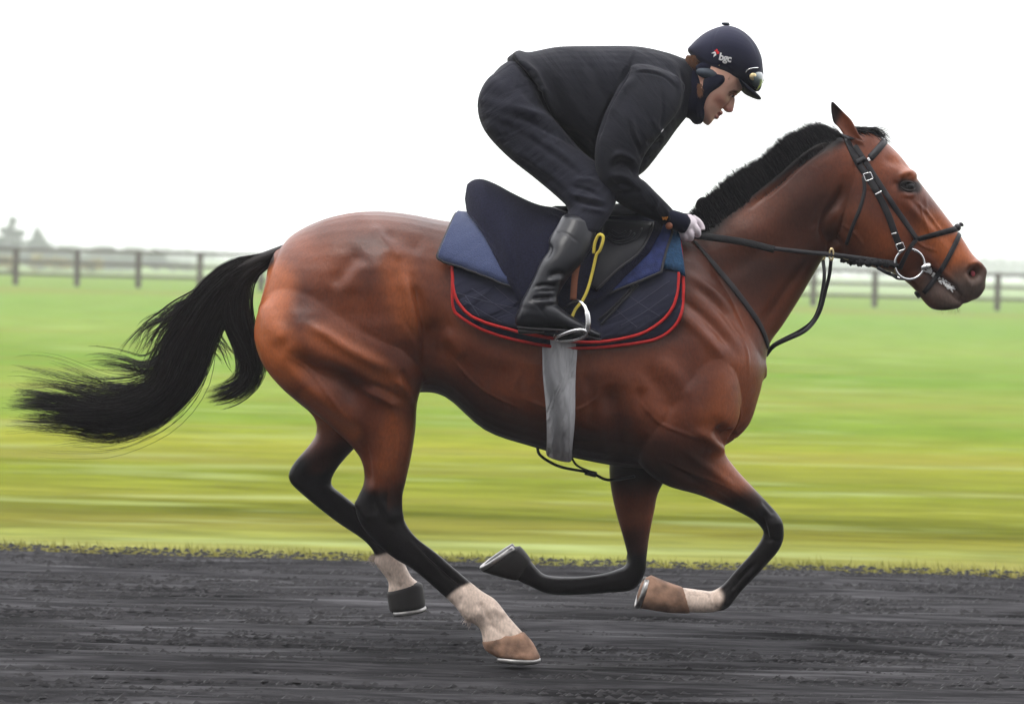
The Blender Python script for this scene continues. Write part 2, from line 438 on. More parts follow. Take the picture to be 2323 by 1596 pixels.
M = dict(
    coat=coat_mat(),
    hair=mat('black_hair', (.005, .0045, .0055), .55, .14),
    tail=mat('tail_hair', (.007, .0045, .004), .5, .18, var=(4, .5)),
    hoof=mat('pale_hoof', (.23, .135, .09), .7, .2, bump=(50, .7, .004), var=(22, .7)),
    dhoof=mat('dark_hoof', (.016, .014, .013), .6, .25, bump=(60, .3, .002)),
    shoe=mat('worn_shoe', (.35, .34, .33), .4, .5, 1, bump=(90, .4, .002), var=(40, .4)),
    steel=mat('steel', (.72, .72, .72), .22, .5, 1),
    brass=mat('brass', (.75, .60, .33), .3, .5, 1),
    leather=mat('black_leather', (.004, .0042, .007), .42, .2, bump=(120, .25, .001), var=(9, .3)),
    strapm=mat('strap_leather', (.013, .012, .014), .5, .28, bump=(160, .3, .001), var=(30, .3)),
    boot=mat('boot_leather', (.0055, .006, .009), .34, .34, bump=(38, .22, .003), var=(14, .3)),
    rubber=mat('rubber_grip', (.010, .010, .011), .7, .2, bump=(260, .7, .002)),
    cloth=mat('jacket_cloth', (.0075, .008, .0125), .85, .15, wr=(9, .55, .03, -50), bump=(240, .5, .0016), var=(6, .2), sheen=.03),
    trous=mat('trouser_cloth', (.009, .0095, .016), .85, .15, wr=(10, .6, .03, 40), bump=(210, .5, .0016), var=(5, .2), sheen=.03),
    navy=mat('navy_wool', (.0095, .010, .022), .95, .1, wr=(6, .4, .03, -60), bump=(230, .8, .0025), var=(200, .6), sheen=.02),
    quilt=mat('quilted_navy', (.016, .017, .033), .8, .15, wr=(11, .6, .03, 35), bump=(130, .3, .001), var=(12, .2)),
    pad=mat('felt_pad', (.042, .055, .115), .95, .1, wr=(5, .4, .03, 30), bump=(330, .9, .003), var=(260, .25), sheen=.2),
    royal=mat('royal_blue_pad', (.020, .030, .105), .85, .2, bump=(300, .8, .003), var=(40, .45)),
    denim=mat('blue_fleece', (.014, .045, .095), .9, .2, bump=(180, 1, .004), var=(150, .35), aniso=(1, 1, .3)),
    red=mat('red_binding', (.40, .011, .010), .7, .3, bump=(220, .5, .001), var=(60, .2)),
    edge=mat('pad_binding', (.026, .025, .03), .7, .3, bump=(200, .4, .001)),
    sleeve=mat('grey_girth_sleeve', (.44, .44, .45), .9, .1, wr=(14, .8, .04, 75), bump=(45, .5, .004), var=(9, .14)),
    tan=mat('tan_leather', (.22, .07, .03), .45, .4, bump=(120, .3, .001), var=(20, .25)),
    yellow=mat('yellow_webbing', (.62, .50, .075), .7, .3, bump=(200, .4, .001), var=(30, .15)),
    white=mat('white_glove', (.74, .66, .70), .75, .25, bump=(150, .3, .001), var=(20, .08)),
    bglove=mat('black_glove', (.02, .02, .024), .7, .3, bump=(150, .3, .001)),
    helm=mat('helmet_cover', (.011, .012, .030), .82, .25, bump=(400, .4, .001), var=(8, .18), sheen=.05),
    peak=mat('helmet_peak', (.010, .012, .022), .85, .15, bump=(300, .2, .001)),
    snood=mat('neck_warmer', (.008, .009, .022), .9, .15, bump=(160, .6, .002)),
    earpad=mat('ear_pad', (.04, .052, .068), .6, .3, bump=(60, .4, .003), var=(30, .4)),
    rhair=mat('ginger_hair', (.17, .075, .035), .5, .4),
    letter=mat('white_print', (.8, .8, .8), .6, .3),
    redp=mat('red_print', (.65, .02, .03), .6, .3),
    orange=mat('orange_print', (.75, .28, .04), .6, .3),
    lens=mat('goggle_lens', (.10, .13, .13), .12, .6, coat=.5),
    eyem=mat('dark_eye', (.004, .003, .003), .10, .35),
    reye=mat('eye_white', (.55, .50, .47), .2, .5),
    foam=mat('foam', (.85, .85, .84), .35, .5, bump=(90, .8, .003)),
    lid=mat('dark_lid', (.010, .006, .005), .6, .25),
    cord=mat('stitch_thread', (.045, .046, .07), .8, .2),
    pink=mat('nostril_lining', (.42, .05, .07), .35, .5, bump=(60, .4, .002)),
    wood=mat('fence_timber', (.085, .062, .053), .85, .2, bump=(18, .4, .01), var=(3, .3)),
)

# ------------------------------------------------------------------ the setting
def turf_mat(blades=False):
    m = bpy.data.materials.new('turf'); m.use_nodes = True; t = m.node_tree; b = t.nodes['Principled BSDF']
    g = N(t, 'ShaderNodeNewGeometry'); s = N(t, 'ShaderNodeSeparateXYZ'); t.links.new(g.outputs['Position'], s.inputs[0])
    # distance ramp: rough yellowish verge, worn strips, then fresh mown turf
    lg = N(t, 'ShaderNodeMath', operation='LOGARITHM'); ad = N(t, 'ShaderNodeMath', operation='ADD')
    wob = N(t, 'ShaderNodeTexNoise'); wob.inputs['Scale'].default_value = .5; t.links.new(g.outputs['Position'], wob.inputs[0])
    wm = N(t, 'ShaderNodeMath', operation='MULTIPLY_ADD'); t.links.new(wob.outputs[0], wm.inputs[0]); wm.inputs[1].default_value = .9; wm.inputs[2].default_value = 7.55
    t.links.new(s.outputs[1], ad.inputs[0]); t.links.new(wm.outputs[0], ad.inputs[1]); t.links.new(ad.outputs[0], lg.inputs[0]); lg.inputs[1].default_value = 10
    mr_ = N(t, 'ShaderNodeMapRange'); t.links.new(lg.outputs[0], mr_.inputs[0]); mr_.inputs[1].default_value = 1.03; mr_.inputs[2].default_value = 2.1
    rp = N(t, 'ShaderNodeValToRGB'); t.links.new(mr_.outputs[0], rp.inputs[0])
    cr = rp.color_ramp
    stops = [(0, (0.164, 0.152, 0.049)), (.03, (0.149, 0.166, 0.042)), (.055, (0.107, 0.105, 0.017)), (.075, (0.070, 0.079, 0.011)), (.10, (0.129, 0.139, 0.020)),
             (.14, (0.103, 0.123, 0.015)), (.20, (0.160, 0.168, 0.023)), (.26, (0.100, 0.149, 0.020)), (.34, (0.136, 0.178, 0.033)), (.42, (0.092, 0.156, 0.023)),
             (.55, (0.130, 0.186, 0.039)), (.68, (0.103, 0.175, 0.033)), (.78, (0.112, 0.182, 0.034)), (.80, (0.130, 0.127, 0.034)), (.825, (0.103, 0.168, 0.033)), (1, (0.103, 0.168, 0.034))]
    cr.elements[0].position, cr.elements[0].color = stops[0][0], (*stops[0][1], 1)
    cr.elements[1].position, cr.elements[1].color = stops[-1][0], (*stops[-1][1], 1)
    for p, c in stops[1:-1]:
        e = cr.elements.new(p); e.color = (*c, 1)
    # wheelings and mower lines run along the gallop
    mp = N(t, 'ShaderNodeMapping'); mp.inputs['Scale'].default_value = (.75, 3.0, 1); t.links.new(g.outputs['Position'], mp.inputs[0])
    n = N(t, 'ShaderNodeTexNoise'); n.inputs['Scale'].default_value = 1.6; n.inputs['Detail'].default_value = 8; n.inputs['Roughness'].default_value = .62
    t.links.new(mp.outputs[0], n.inputs[0])
    n2 = N(t, 'ShaderNodeTexNoise'); n2.inputs['Scale'].default_value = .35; n2.inputs['Detail'].default_value = 3
    mp2 = N(t, 'ShaderNodeMapping'); mp2.inputs['Scale'].default_value = (.5, 2.4, 1); t.links.new(g.outputs['Position'], mp2.inputs[0]); t.links.new(mp2.outputs[0], n2.inputs[0])
    r1 = N(t, 'ShaderNodeMapRange'); t.links.new(n.outputs[0], r1.inputs[0]); r1.inputs[1].default_value = .3; r1.inputs[2].default_value = .7; r1.inputs[3].default_value = .68; r1.inputs[4].default_value = 1.38
    v = N(t, 'ShaderNodeVectorMath', operation='SCALE'); t.links.new(rp.outputs[0], v.inputs[0]); t.links.new(r1.outputs[0], v.inputs['Scale'])
    mixy = N(t, 'ShaderNodeMix', data_type='RGBA'); mixy.blend_type = 'MIX'
    r2 = N(t, 'ShaderNodeMapRange'); t.links.new(n2.outputs[0], r2.inputs[0]); r2.inputs[1].default_value = .48; r2.inputs[2].default_value = .7; r2.inputs[4].default_value = .6
    t.links.new(r2.outputs[0], mixy.inputs[0]); t.links.new(v.outputs[0], mixy.inputs[6]); mixy.inputs[7].default_value = (.15, .14, .035, 1)
    mp6 = N(t, 'ShaderNodeMapping'); mp6.inputs['Scale'].default_value = (.5, 2.2, 1); mp6.inputs['Location'].default_value = (5, 9, 0); t.links.new(g.outputs['Position'], mp6.inputs[0])
    n6 = N(t, 'ShaderNodeTexNoise'); n6.inputs['Scale'].default_value = 1.1; n6.inputs['Detail'].default_value = 5; t.links.new(mp6.outputs[0], n6.inputs[0])
    r6 = N(t, 'ShaderNodeMapRange'); t.links.new(n6.outputs[0], r6.inputs[0]); r6.inputs[1].default_value = .54; r6.inputs[2].default_value = .72; r6.inputs[4].default_value = .55
    mix6 = N(t, 'ShaderNodeMix', data_type='RGBA'); t.links.new(r6.outputs[0], mix6.inputs[0]); t.links.new(mixy.outputs[2], mix6.inputs[6]); mix6.inputs[7].default_value = (.25, .30, .13, 1)
    br_ = N(t, 'ShaderNodeVectorMath', operation='SCALE'); br_.inputs['Scale'].default_value = 1.55 if blades else 1.0
    t.links.new(mix6.outputs[2], br_.inputs[0]); t.links.new(br_.outputs[0], b.inputs['Base Color'])
    b.inputs['Roughness'].default_value = .9; b.inputs['Specular IOR Level'].default_value = 0
    if not blades:
        nb = N(t, 'ShaderNodeTexNoise'); nb.inputs['Scale'].default_value = 22; nb.inputs['Detail'].default_value = 6
        t.links.new(mp.outputs[0], nb.inputs[0])
        bp = N(t, 'ShaderNodeBump'); bp.inputs['Strength'].default_value = .35; bp.inputs['Distance'].default_value = .02
        t.links.new(nb.outputs[0], bp.inputs['Height']); t.links.new(bp.outputs[0], b.inputs['Normal'])
    return m
TURF = turf_mat(); BLADE = turf_mat(True)
def stairs_(x, a, b): t = np.clip((x-a)/(b-a), 0, 1); return t*t*(3-2*t)
gx = np.linspace(-420, 420, 57); gy = np.r_[np.linspace(-40, 100, 15), np.linspace(104, 132, 15), np.linspace(140, 900, 24)]
GX, GY = np.meshgrid(gx, gy, indexing='ij'); gi = np.arange(GX.size).reshape(GX.shape)
g = fast_mesh('ground', np.stack([GX, GY, -.004-1.3*stairs_(GY, 110, 126)], -1).reshape(-1, 3), np.stack([gi[:-1, :-1], gi[1:, :-1], gi[1:, 1:], gi[:-1, 1:]], -1).reshape(-1, 4), TURF)   # the land dips beyond the field
tag(g, kind='structure')
EDGE = 2.84
def track_mat():
    m = bpy.data.materials.new('gallop_surface'); m.use_nodes = True; t = m.node_tree; b = t.nodes['Principled BSDF']
    g = N(t, 'ShaderNodeNewGeometry')
    mp = N(t, 'ShaderNodeMapping'); mp.inputs['Scale'].default_value = (.9, 16, 4); t.links.new(g.outputs['Position'], mp.inputs[0])
    n = N(t, 'ShaderNodeTexNoise'); n.inputs['Scale'].default_value = 1.5; n.inputs['Detail'].default_value = 8; n.inputs['Roughness'].default_value = .68
    t.links.new(mp.outputs[0], n.inputs[0])
    mp2 = N(t, 'ShaderNodeMapping'); mp2.inputs['Scale'].default_value = (.8, 2.2, 1); mp2.inputs['Location'].default_value = (3.3, 1.2, 0); t.links.new(g.outputs['Position'], mp2.inputs[0])
    n2 = N(t, 'ShaderNodeTexNoise'); n2.inputs['Scale'].default_value = 1.3; n2.inputs['Detail'].default_value = 2; t.links.new(mp2.outputs[0], n2.inputs[0])
    rp = N(t, 'ShaderNodeValToRGB'); t.links.new(n.outputs[0], rp.inputs[0]); cr = rp.color_ramp
    cr.elements[0].position = .28; cr.elements[0].color = (.004, .0039, .0042, 1)
    cr.elements[1].position = .74; cr.elements[1].color = (.078, .076, .080, 1)
    e = cr.elements.new(.5); e.color = (.019, .0185, .0198, 1)
    r2 = N(t, 'ShaderNodeMapRange'); t.links.new(n2.outputs[0], r2.inputs[0]); r2.inputs[1].default_value = .3; r2.inputs[2].default_value = .46; r2.inputs[3].default_value = .2; r2.inputs[4].default_value = 1.05
    v = N(t, 'ShaderNodeVectorMath', operation='SCALE'); t.links.new(rp.outputs[0], v.inputs[0]); t.links.new(r2.outputs[0], v.inputs['Scale'])
    t.links.new(v.outputs[0], b.inputs['Base Color']); b.inputs['Roughness'].default_value = .9; b.inputs['Specular IOR Level'].default_value = .06
    nb = N(t, 'ShaderNodeTexNoise'); nb.inputs['Scale'].default_value = 9; nb.inputs['Detail'].default_value = 7
    mp3 = N(t, 'ShaderNodeMapping'); mp3.inputs['Scale'].default_value = (.6, 3, 3); t.links.new(g.outputs['Position'], mp3.inputs[0]); t.links.new(mp3.outputs[0], nb.inputs[0])
    bp = N(t, 'ShaderNodeBump'); bp.inputs['Strength'].default_value = .7; bp.inputs['Distance'].default_value = .02
    t.links.new(nb.outputs[0], bp.inputs['Height']); t.links.new(bp.outputs[0], b.inputs['Normal'])
    return m
TRACK = track_mat()
def noise1(n, k, seed):
    r = np.random.default_rng(seed); v = r.normal(size=n+k*3); return np.convolve(v, np.hanning(k)/np.hanning(k).sum(), 'same')[k:k+n]
def track_sheet():
    xs = np.arange(-5, 5.01, .05); ys = np.arange(-2.2, EDGE, .0125)
    r = np.random.default_rng(3); Z = np.zeros((len(xs), len(ys)))
    for ky, kx, a in ((5, 40, .010), (11, 60, .012), (30, 40, .014), (3, 12, .005)):      # harrow lines along the gallop
        n = r.normal(size=(len(xs)+3*kx, len(ys)+3*ky)); hx = np.hanning(kx)/np.sqrt((np.hanning(kx)**2).sum()); hy = np.hanning(ky)/np.sqrt((np.hanning(ky)**2).sum())
        n = np.apply_along_axis(lambda c: np.convolve(c, hx, 'same'), 0, n); n = np.apply_along_axis(lambda c: np.convolve(c, hy, 'same'), 1, n)
        Z += a*.55*n[kx:kx+len(xs), ky:ky+len(ys)]
    Z -= Z.mean(); X, Y = np.meshgrid(xs, ys, indexing='ij'); ed = noise1(len(xs), 9, 5)*.09
    Y = Y+ed[:, None]*stairs(Y, EDGE-.5, EDGE)
    V = np.stack([X, Y, np.maximum(Z*.6, -.02)*stairs(EDGE-Y, -.1, .35)+.026-.02*stairs(Y, EDGE-.3, EDGE)], -1)
    i = np.arange(X.size).reshape(X.shape)
    F = np.stack([i[:-1, :-1], i[1:, :-1], i[1:, 1:], i[:-1, 1:]], -1).reshape(-1, 4)
    o = fast_mesh('gallop_track', V.reshape(-1, 3), F, TRACK); tag(o, kind='structure')
    o2 = mesh_ob('gallop_track', [(-420, -30, .001), (420, -30, .001), (420, EDGE-.1, .001), (-420, EDGE-.1, .001)], [(0, 1, 2, 3)], TRACK, smooth=False); tag(o2, kind='structure')
    return ed, xs
ED, EX = track_sheet()
def crumbs():
    n = 26000; x = rng.uniform(-3.4, 3.4, n); y = rng.uniform(-1.2, EDGE+.03, n); s = rng.uniform(.0035, .011, n)*(1+.6*(rng.random(n) > .96))
    a = rng.uniform(-.5, .5, n); base = np.array([[1.8, 0, .1], [-1.1, .7, 0], [-1.1, -.7, .1], [.1, .1, .9]])
    C, S = np.cos(a), np.sin(a)
    P = base[None]*s[:, None, None]; Q = P.copy(); Q[..., 0] = P[..., 0]*C[:, None]-P[..., 1]*S[:, None]; Q[..., 1] = P[..., 0]*S[:, None]+P[..., 1]*C[:, None]
    Q += np.stack([x, y, np.full(n, .026)], 1)[:, None]
    f = np.array([[0, 1, 3], [1, 2, 3], [2, 0, 3]]); F = (np.arange(n)*4)[:, None, None]+f
    m = mat('rubber_crumb', (.026, .025, .0265), .8, .3, var=(9, .75))
    o = fast_mesh('track_crumbs', Q.reshape(-1, 3), F.reshape(-1, 3), m, smooth=False)
    tag(o, 'loose grey rubber and fibre crumbs scattered over the gallop track', 'track litter', kind='stuff')
crumbs()
def blades():
    Vs, Fs = [], []; b = 0
    for (y0, y1, n, h0, h1, w_) in ((EDGE-.03, 3.2, 13000, .008, .030, .0026),):
        y = y0+(y1-y0)*(1-rng.random(n)**.38); x = rng.uniform(-1, 1, n)*(y+8)*.215
        y = y+np.interp(x, EX, ED)*(y < 3.2)
        h = rng.uniform(h0, h1, n)*(1+.8*np.sin(x*.9+y*3)**8*(rng.random(n) > .5)); az = rng.uniform(0, 6.28, n); lean = rng.uniform(.1, .9, n)*h
        dx, dy = np.cos(az), np.sin(az)
        P0 = np.stack([x-dy*w_, y+dx*w_, 0*x-.003], 1); P1 = np.stack([x+dy*w_, y-dx*w_, 0*x-.003], 1)
        P2 = np.stack([x+dx*lean-lean*.4, y+dy*lean, h], 1)
        V = np.stack([P0, P1, P2], 1).reshape(-1, 3); Vs.append(V); Fs.append(np.arange(3*n).reshape(-1, 3)+b); b += 3*n
    o = fast_mesh('grass_blades', np.concatenate(Vs), np.concatenate(Fs), BLADE, smooth=False)
    tag(o, 'short yellowish green turf blades growing along the track edge', 'grass', kind='stuff')
blades()

# the rail fence
def box(c, s, yaw=0, rough_=0):
    V = [(c[0]+sx*s[0]/2, c[1]+sy*s[1]/2, c[2]+sz*s[2]/2) for sx in (-1, 1) for sy in (-1, 1) for sz in (-1, 1)]
    return V, [(0, 1, 3, 2), (4, 6, 7, 5), (0, 4, 5, 1), (2, 3, 7, 6), (0, 2, 6, 4), (1, 5, 7, 3)]
FY = 79.5
def fence():
    x0 = at(36, 600, FY)[0]; pitch_ = 139.2/FPX*(FY+CAMD); root = thing('rail_fence', 'long dark brown timber fence with three rails at the far side of the grass field', 'fence', (x0-8*pitch_, FY, 0))
    for k in range(-20, 36):
        x = x0+k*pitch_; j = random.uniform(-.02, .02); h = 1.24+random.uniform(-.02, .03)
        V, F = box((x, FY, h/2-.1), (.19, .12, h+.2)); V = [(a+(.03*j*10 if c > .5 else 0), b_, c) for a, b_, c in V]
        m = MB(); m.add(V, F); tp = m.V; c_ = [(x-.05, FY-.06, h+.01), (x+.05, FY-.06, h+.01), (x+.05, FY+.06, h+.01), (x-.05, FY+.06, h+.01)]
        m.build('post', M['wood'], root, False)
    for zc in (1.20, .77, .37):
        m = MB(); x = x0
        for k in range(-20, 35, 2):
            xa, xb = x0+k*pitch_, x0+(k+2)*pitch_; z1, z2 = zc+random.uniform(-.015, .015), zc+random.uniform(-.015, .015)
            for z_a, z_b in ((z1, z2),):
                V = [(xx, yy, zz+hh) for xx, zz in ((xa+.002, z_a), (xb-.002, z_b)) for yy in (FY-.11, FY-.062) for hh in (-.052, .052)]
                m.add(V, [(0, 1, 3, 2), (4, 6, 7, 5), (0, 4, 5, 1), (2, 3, 7, 6), (0, 2, 6, 4), (1, 5, 7, 3)])
        m.build('rail', M['wood'], root, False)
    bake_parent(root)
fence()

# trees and bushes in the mist
def foliage_mat(name, c, c2):
    m = bpy.data.materials.new(name); m.use_nodes = True; t = m.node_tree; b = t.nodes['Principled BSDF']
    tcn = N(t, 'ShaderNodeTexCoord'); n = N(t, 'ShaderNodeTexNoise'); n.inputs['Scale'].default_value = .9; n.inputs['Detail'].default_value = 5
    t.links.new(tcn.outputs['Object'], n.inputs[0]); r_ = N(t, 'ShaderNodeValToRGB'); t.links.new(n.outputs[0], r_.inputs[0])
    r_.color_ramp.elements[0].position = .35; r_.color_ramp.elements[0].color = (*c, 1); r_.color_ramp.elements[1].position = .65; r_.color_ramp.elements[1].color = (*c2, 1)
    t.links.new(r_.outputs[0], b.inputs['Base Color']); b.inputs['Roughness'].default_value = .8; return m
PINE = foliage_mat('pine_needles', (.015, .035, .014), (.04, .07, .025)); BUSH = foliage_mat('bush_leaves', (.03, .055, .015), (.07, .10, .03))
GORSE = foliage_mat('gorse_bloom', (.06, .08, .02), (.42, .30, .02)); BARK = mat('bark', (.06, .045, .035), .9, .2, bump=(8, .6, .03))
def leaf_cloud(blobs, n, size):
    Vs = []
    for (c, r) in blobs:
        k = max(30, int(n*r[0]*r[2])); d = rng.normal(size=(k, 3)); d /= np.linalg.norm(d, axis=1)[:, None]
        p = np.array(c)+d*np.array(r)*(rng.random(k)**.38)[:, None]*(1+.22*np.sin(7*d[:, :1]+5*d[:, 2:]))
        a = rng.normal(size=(k, 3)); a /= np.linalg.norm(a, axis=1)[:, None]; b_ = np.cross(a, rng.normal(size=(k, 3))); b_ /= np.linalg.norm(b_, axis=1)[:, None]
        s = size*rng.uniform(.5, 1.3, k)[:, None]
        Vs.append(np.stack([p-a*s, p+b_*s*.5, p+a*s, p-b_*s*.5], 1).reshape(-1, 3))
    V = np.concatenate(Vs); return V, np.arange(len(V)).reshape(-1, 4)
def tree(name, label, cat, px, Y, h, wd, kind, group=None, zb=0):
    Y *= 2.3; wd = wd*(Y+8)/FPX; h = at(px, h, Y)[2]-zb
    b = at(px, 600, Y); x = b[0]; root = thing(name, label, cat, (x, Y, zb), group)
    m = MB(); n = 8; tr = h*.022+.05
    if kind != 'bush':
        P = [(x+.02*h*math.sin(i*1.1+px)*i/n, Y, zb+h*.86*i/n) for i in range(n+1)]
        m.add(*tube(P, [tr*(1-.8*i/n) for i in range(n+1)], 8))
        for i in range(9):
            z = zb+h*(.35+.06*i); a = i*2.4; L = wd*.42*(1.1-.09*i)
            m.add(*tube([(x, Y, z), (x+math.cos(a)*L*.5, Y+math.sin(a)*L*.5, z+L*.12), (x+math.cos(a)*L, Y+math.sin(a)*L, z+L*.3)], [tr*.35, tr*.22, tr*.08], 5))
    else:
        for i in range(5):
            a = i*1.3; m.add(*tube([(x, Y, zb), (x+math.cos(a)*wd*.2, Y+math.sin(a)*wd*.1, zb+h*.5)], [.05, .02], 5))
    m.build('trunk' if kind != 'bush' else 'stem', BARK, root)
    bl = []; dens = 1.0
    rr = np.random.default_rng(int(px*7+Y))
    if kind == 'pine':
        for i in range(16):
            f = i/15; z = zb+h*(.3+.68*f); sp = wd*.5*(1-.72*f**1.3)
            for k in range(3 if f < .8 else 1):
                a = rr.uniform(0, 6.28); rr_ = sp*rr.uniform(.3, .75)
                bl.append(((x+math.cos(a)*rr_, Y+math.sin(a)*rr_, z+rr.uniform(-.03, .03)*h), (sp*rr.uniform(.3, .6), sp*.5, h*rr.uniform(.03, .06))))
    elif kind == 'round':
        for i in range(16):
            a = rr.uniform(0, 6.28); q = rr.uniform(0, 1)**.5; z = zb+h*(.4+.5*rr.random())
            bl.append(((x+math.cos(a)*q*wd*.36, Y+math.sin(a)*q*wd*.3, z), (wd*rr.uniform(.16, .26), wd*.2, h*rr.uniform(.10, .17))))
    else:
        for i in range(9):
            q = rr.uniform(-.42, .42); bl.append(((x+q*wd, Y+rr.uniform(-.2, .2)*wd, zb+h*(.28+.4*rr.random()*(1-abs(q)))), (wd*rr.uniform(.12, .22), wd*.15, h*rr.uniform(.2, .34))))
    V, F = leaf_cloud(bl, 420 if kind != 'bush' else 420, .26 if kind != 'bush' else .20)
    fast_mesh('crown' if kind != 'bush' else 'foliage', V, F, dict(pine=PINE, round=BUSH, bush=BUSH, gorse=GORSE)[kind], root, False)
    bake_parent(root)
TG = 'misty trees beyond the fence'
def tr_(*a): tree(*a, TG, -1.3)
tr_('pine_tree', 'tallest dark pine in the mist at the left edge of the photo', 'tree', 22, 118, 498, 96, 'pine')
tr_('pine_tree', 'slim misty pine with a thin top just right of the tallest pine', 'tree', 88, 126, 518, 72, 'pine')
tr_('round_tree', 'low rounded tree just left of the second fence post', 'tree', 140, 132, 558, 90, 'round')
tr_('round_tree', 'broad pale tree in the mist between the second and third fence posts', 'tree', 222, 140, 560, 100, 'round')
tr_('round_tree', 'flat topped misty tree behind the third fence post from the left', 'tree', 300, 135, 562, 80, 'round')
tr_('pine_tree', 'small lone pine standing by the gap in the misty trees', 'tree', 358, 128, 566, 60, 'pine')
BG = 'bushes beyond the fence'
tree('bush', 'green bush under the misty pines at the far left', 'bush', 30, 121, 560, 140, 'bush', BG, -1.3)
tree('bush', 'low wide bush behind the rails left of the horse tail', 'bush', 392, 130, 586, 96, 'bush', BG, -1.3)
tree('bush', 'dense bush behind the middle rail near the third post', 'bush', 270, 124, 580, 140, 'bush', BG, -1.3)
tree('bush', 'bush behind the rails between the first two posts', 'bush', 135, 122, 575, 130, 'bush', BG, -1.3)
def gorse(px, label, wd=3.4, Y=190):
    x = at(px, 600, Y)[0]; root = thing('gorse_bush', label, 'bush', (x, Y, -1.1), 'gorse bushes beyond the fence')
    MB().add(*tube([(x, Y, -1.1), (x+.1, Y, -.2)], [.05, .03], 5)).build('stem', BARK, root)
    V, F = leaf_cloud([((x+rng.uniform(-.4, .4)*wd, Y, -.35+rng.uniform(0, .8)), (.6, .5, .35)) for i in range(7)], 900, .09)
    fast_mesh('foliage', V, F, GORSE, root, False); bake_parent(root)
gorse(20, 'yellow flowering gorse bush at the far left behind the rails'); gorse(118, 'yellow gorse bush left of the second fence post'); gorse(205, 'small yellow gorse bush right of the second fence post', 1.6)
# far hedge and wood, seen as one pale mass through the mist
V, F = leaf_cloud([((x, 620+rng.uniform(-12, 12), rng.uniform(-1, .4)+(2.6 if x > 66 else 0)), (9, 6, 2.4)) for x in np.arange(-130, 150, 4.5) if not (-76 < x < -50)], 24, .55)
o = fast_mesh('far_hedge', V, F, BUSH, smooth=False); tag(o, 'far off pale hedge and wood fading into the mist behind the fence', 'hedge', kind='stuff')


# ------------------------------------------------------------------ the horse
YN, YF = -.125, .125
trunk = [(634,566, 604,640, 40,0), (665,532,588,740,95,0), (720,503,630,850,140,0), (790,484,740,900,172,0), (860,479,850,900,190,0),
  (930,486,940,890,186,0), (1010,501,1010,900,182,0), (1100,512,1100,975,200,0,2.3), (1200,518,1205,1012,208,0,2.3), (1300,520,1310,1040,202,0,2.3,-.08),
  (1400,515,1430,1060,186,0,2.3,-.15), (1490,508,1540,1058,170,0,2.3,-.2), (1560,525,1640,1008,148,0,2.3,-.15), (1620,600,1692,965,128,0,2.3), (1672,700,1716,905,100,0,2.3), (1712,775,1728,860,66,0,2.2)]
neck = [(1500,520,1700,950,105,0,2.2,-.2), (1560,512,1730,850,92,0,2.2,-.25), (1610,485,1742,785,80,0,2.2,-.3), (1650,455,1775,738,72,0,2.2,-.3), (1710,407,1812,680,63,0,2.2,-.3), (1775,359,1842,628,58,0,2.2,-.25),
  (1835,322,1868,585,56,0,2.2,-.15), (1880,306,1900,540,55,0), (1912,306,1950,480,50,0)]
head = [(1925,298,1893,480,40,0), (1962,290,1894,540,50,0), (1995,311,1908,583,60,0,2.4), (2022,333,1945,596,65,0,2.5), (2050,364,1985,608,66,0,2.6), (2078,404,2026,618,62,0,2.7),
  (2108,442,2056,628,50,0,2.6), (2143,487,2080,622,42,0,2.5), (2178,533,2104,628,37,0,2.4), (2204,574,2128,650,36,0,2.4), (2224,596,2158,675,35,0,2.4), (2236,616,2186,688,30,0,2.3), (2235,640,2208,680,20,0)]
jaw = [(2040,540,2010,610,42,0), (2075,590,2052,636,34,0), (2103,616,2078,660,30,0), (2128,634,2096,684,29,0,2.4), (2152,655,2114,700,29,0,2.4), (2170,674,2140,704,27,0), (2182,688,2166,701,16,0)]
hindB = [(900,560,660,600,60,-.09), (950,690,582,720,92,-.11), (968,790,590,812,102,-.125), (964,850,645,886,90,-.13), (947,912,720,942,74,YN), (943,970,782,996,58,YN), (934,1030,818,1040,46,YN),
  (922,1085,826,1092,38,YN), (912,1135,806,1146,35,YN), (918,1180,826,1200,32,YN), (944,1218,884,1258,27,YN), (988,1252,940,1293,25,YN), (1044,1300,994,1339,25,YN), (1090,1338,1032,1374,29,YN),
  (1124,1360,1058,1404,30,YN), (1154,1398,1088,1424,27,YN), (1186,1434,1096,1458,34,YN)]
hindA = [(900,640,660,640,60,.09), (945,800,620,790,90,.11), (955,880,650,885,86,YF), (900,940,708,940,66,YF), (835,990,718,978,52,YF), (797,1024,704,1006,42,YF), (762,1066,664,1054,36,YF),
  (752,1098,656,1088,34,YF), (776,1120,690,1124,30,YF), (815,1152,760,1180,26,YF), (866,1198,822,1222,25,YF), (898,1240,848,1252,28,YF), (918,1278,850,1276,29,YF), (934,1308,880,1316,27,YF), (958,1326,880,1346,32,YF)]
foreC = [(1620,700,1450,820,60,-.10), (1665,830,1440,940,76,-.13), (1668,940,1445,1040,74,-.135), (1640,1012,1502,1096,58,-.14), (1666,1058,1586,1122,48,-.14), (1706,1102,1654,1150,39,-.14), (1744,1142,1708,1178,34,-.14),
  (1772,1176,1728,1198,34,-.14), (1778,1212,1732,1210,33,-.14), (1768,1244,1722,1232,29,-.14), (1742,1276,1700,1260,24,-.14), (1708,1312,1672,1290,23,-.14), (1676,1346,1642,1324,25,-.14), (1650,1378,1616,1340,29,-.14),
  (1606,1388,1592,1338,26,-.14), (1562,1388,1548,1332,29,-.14)]
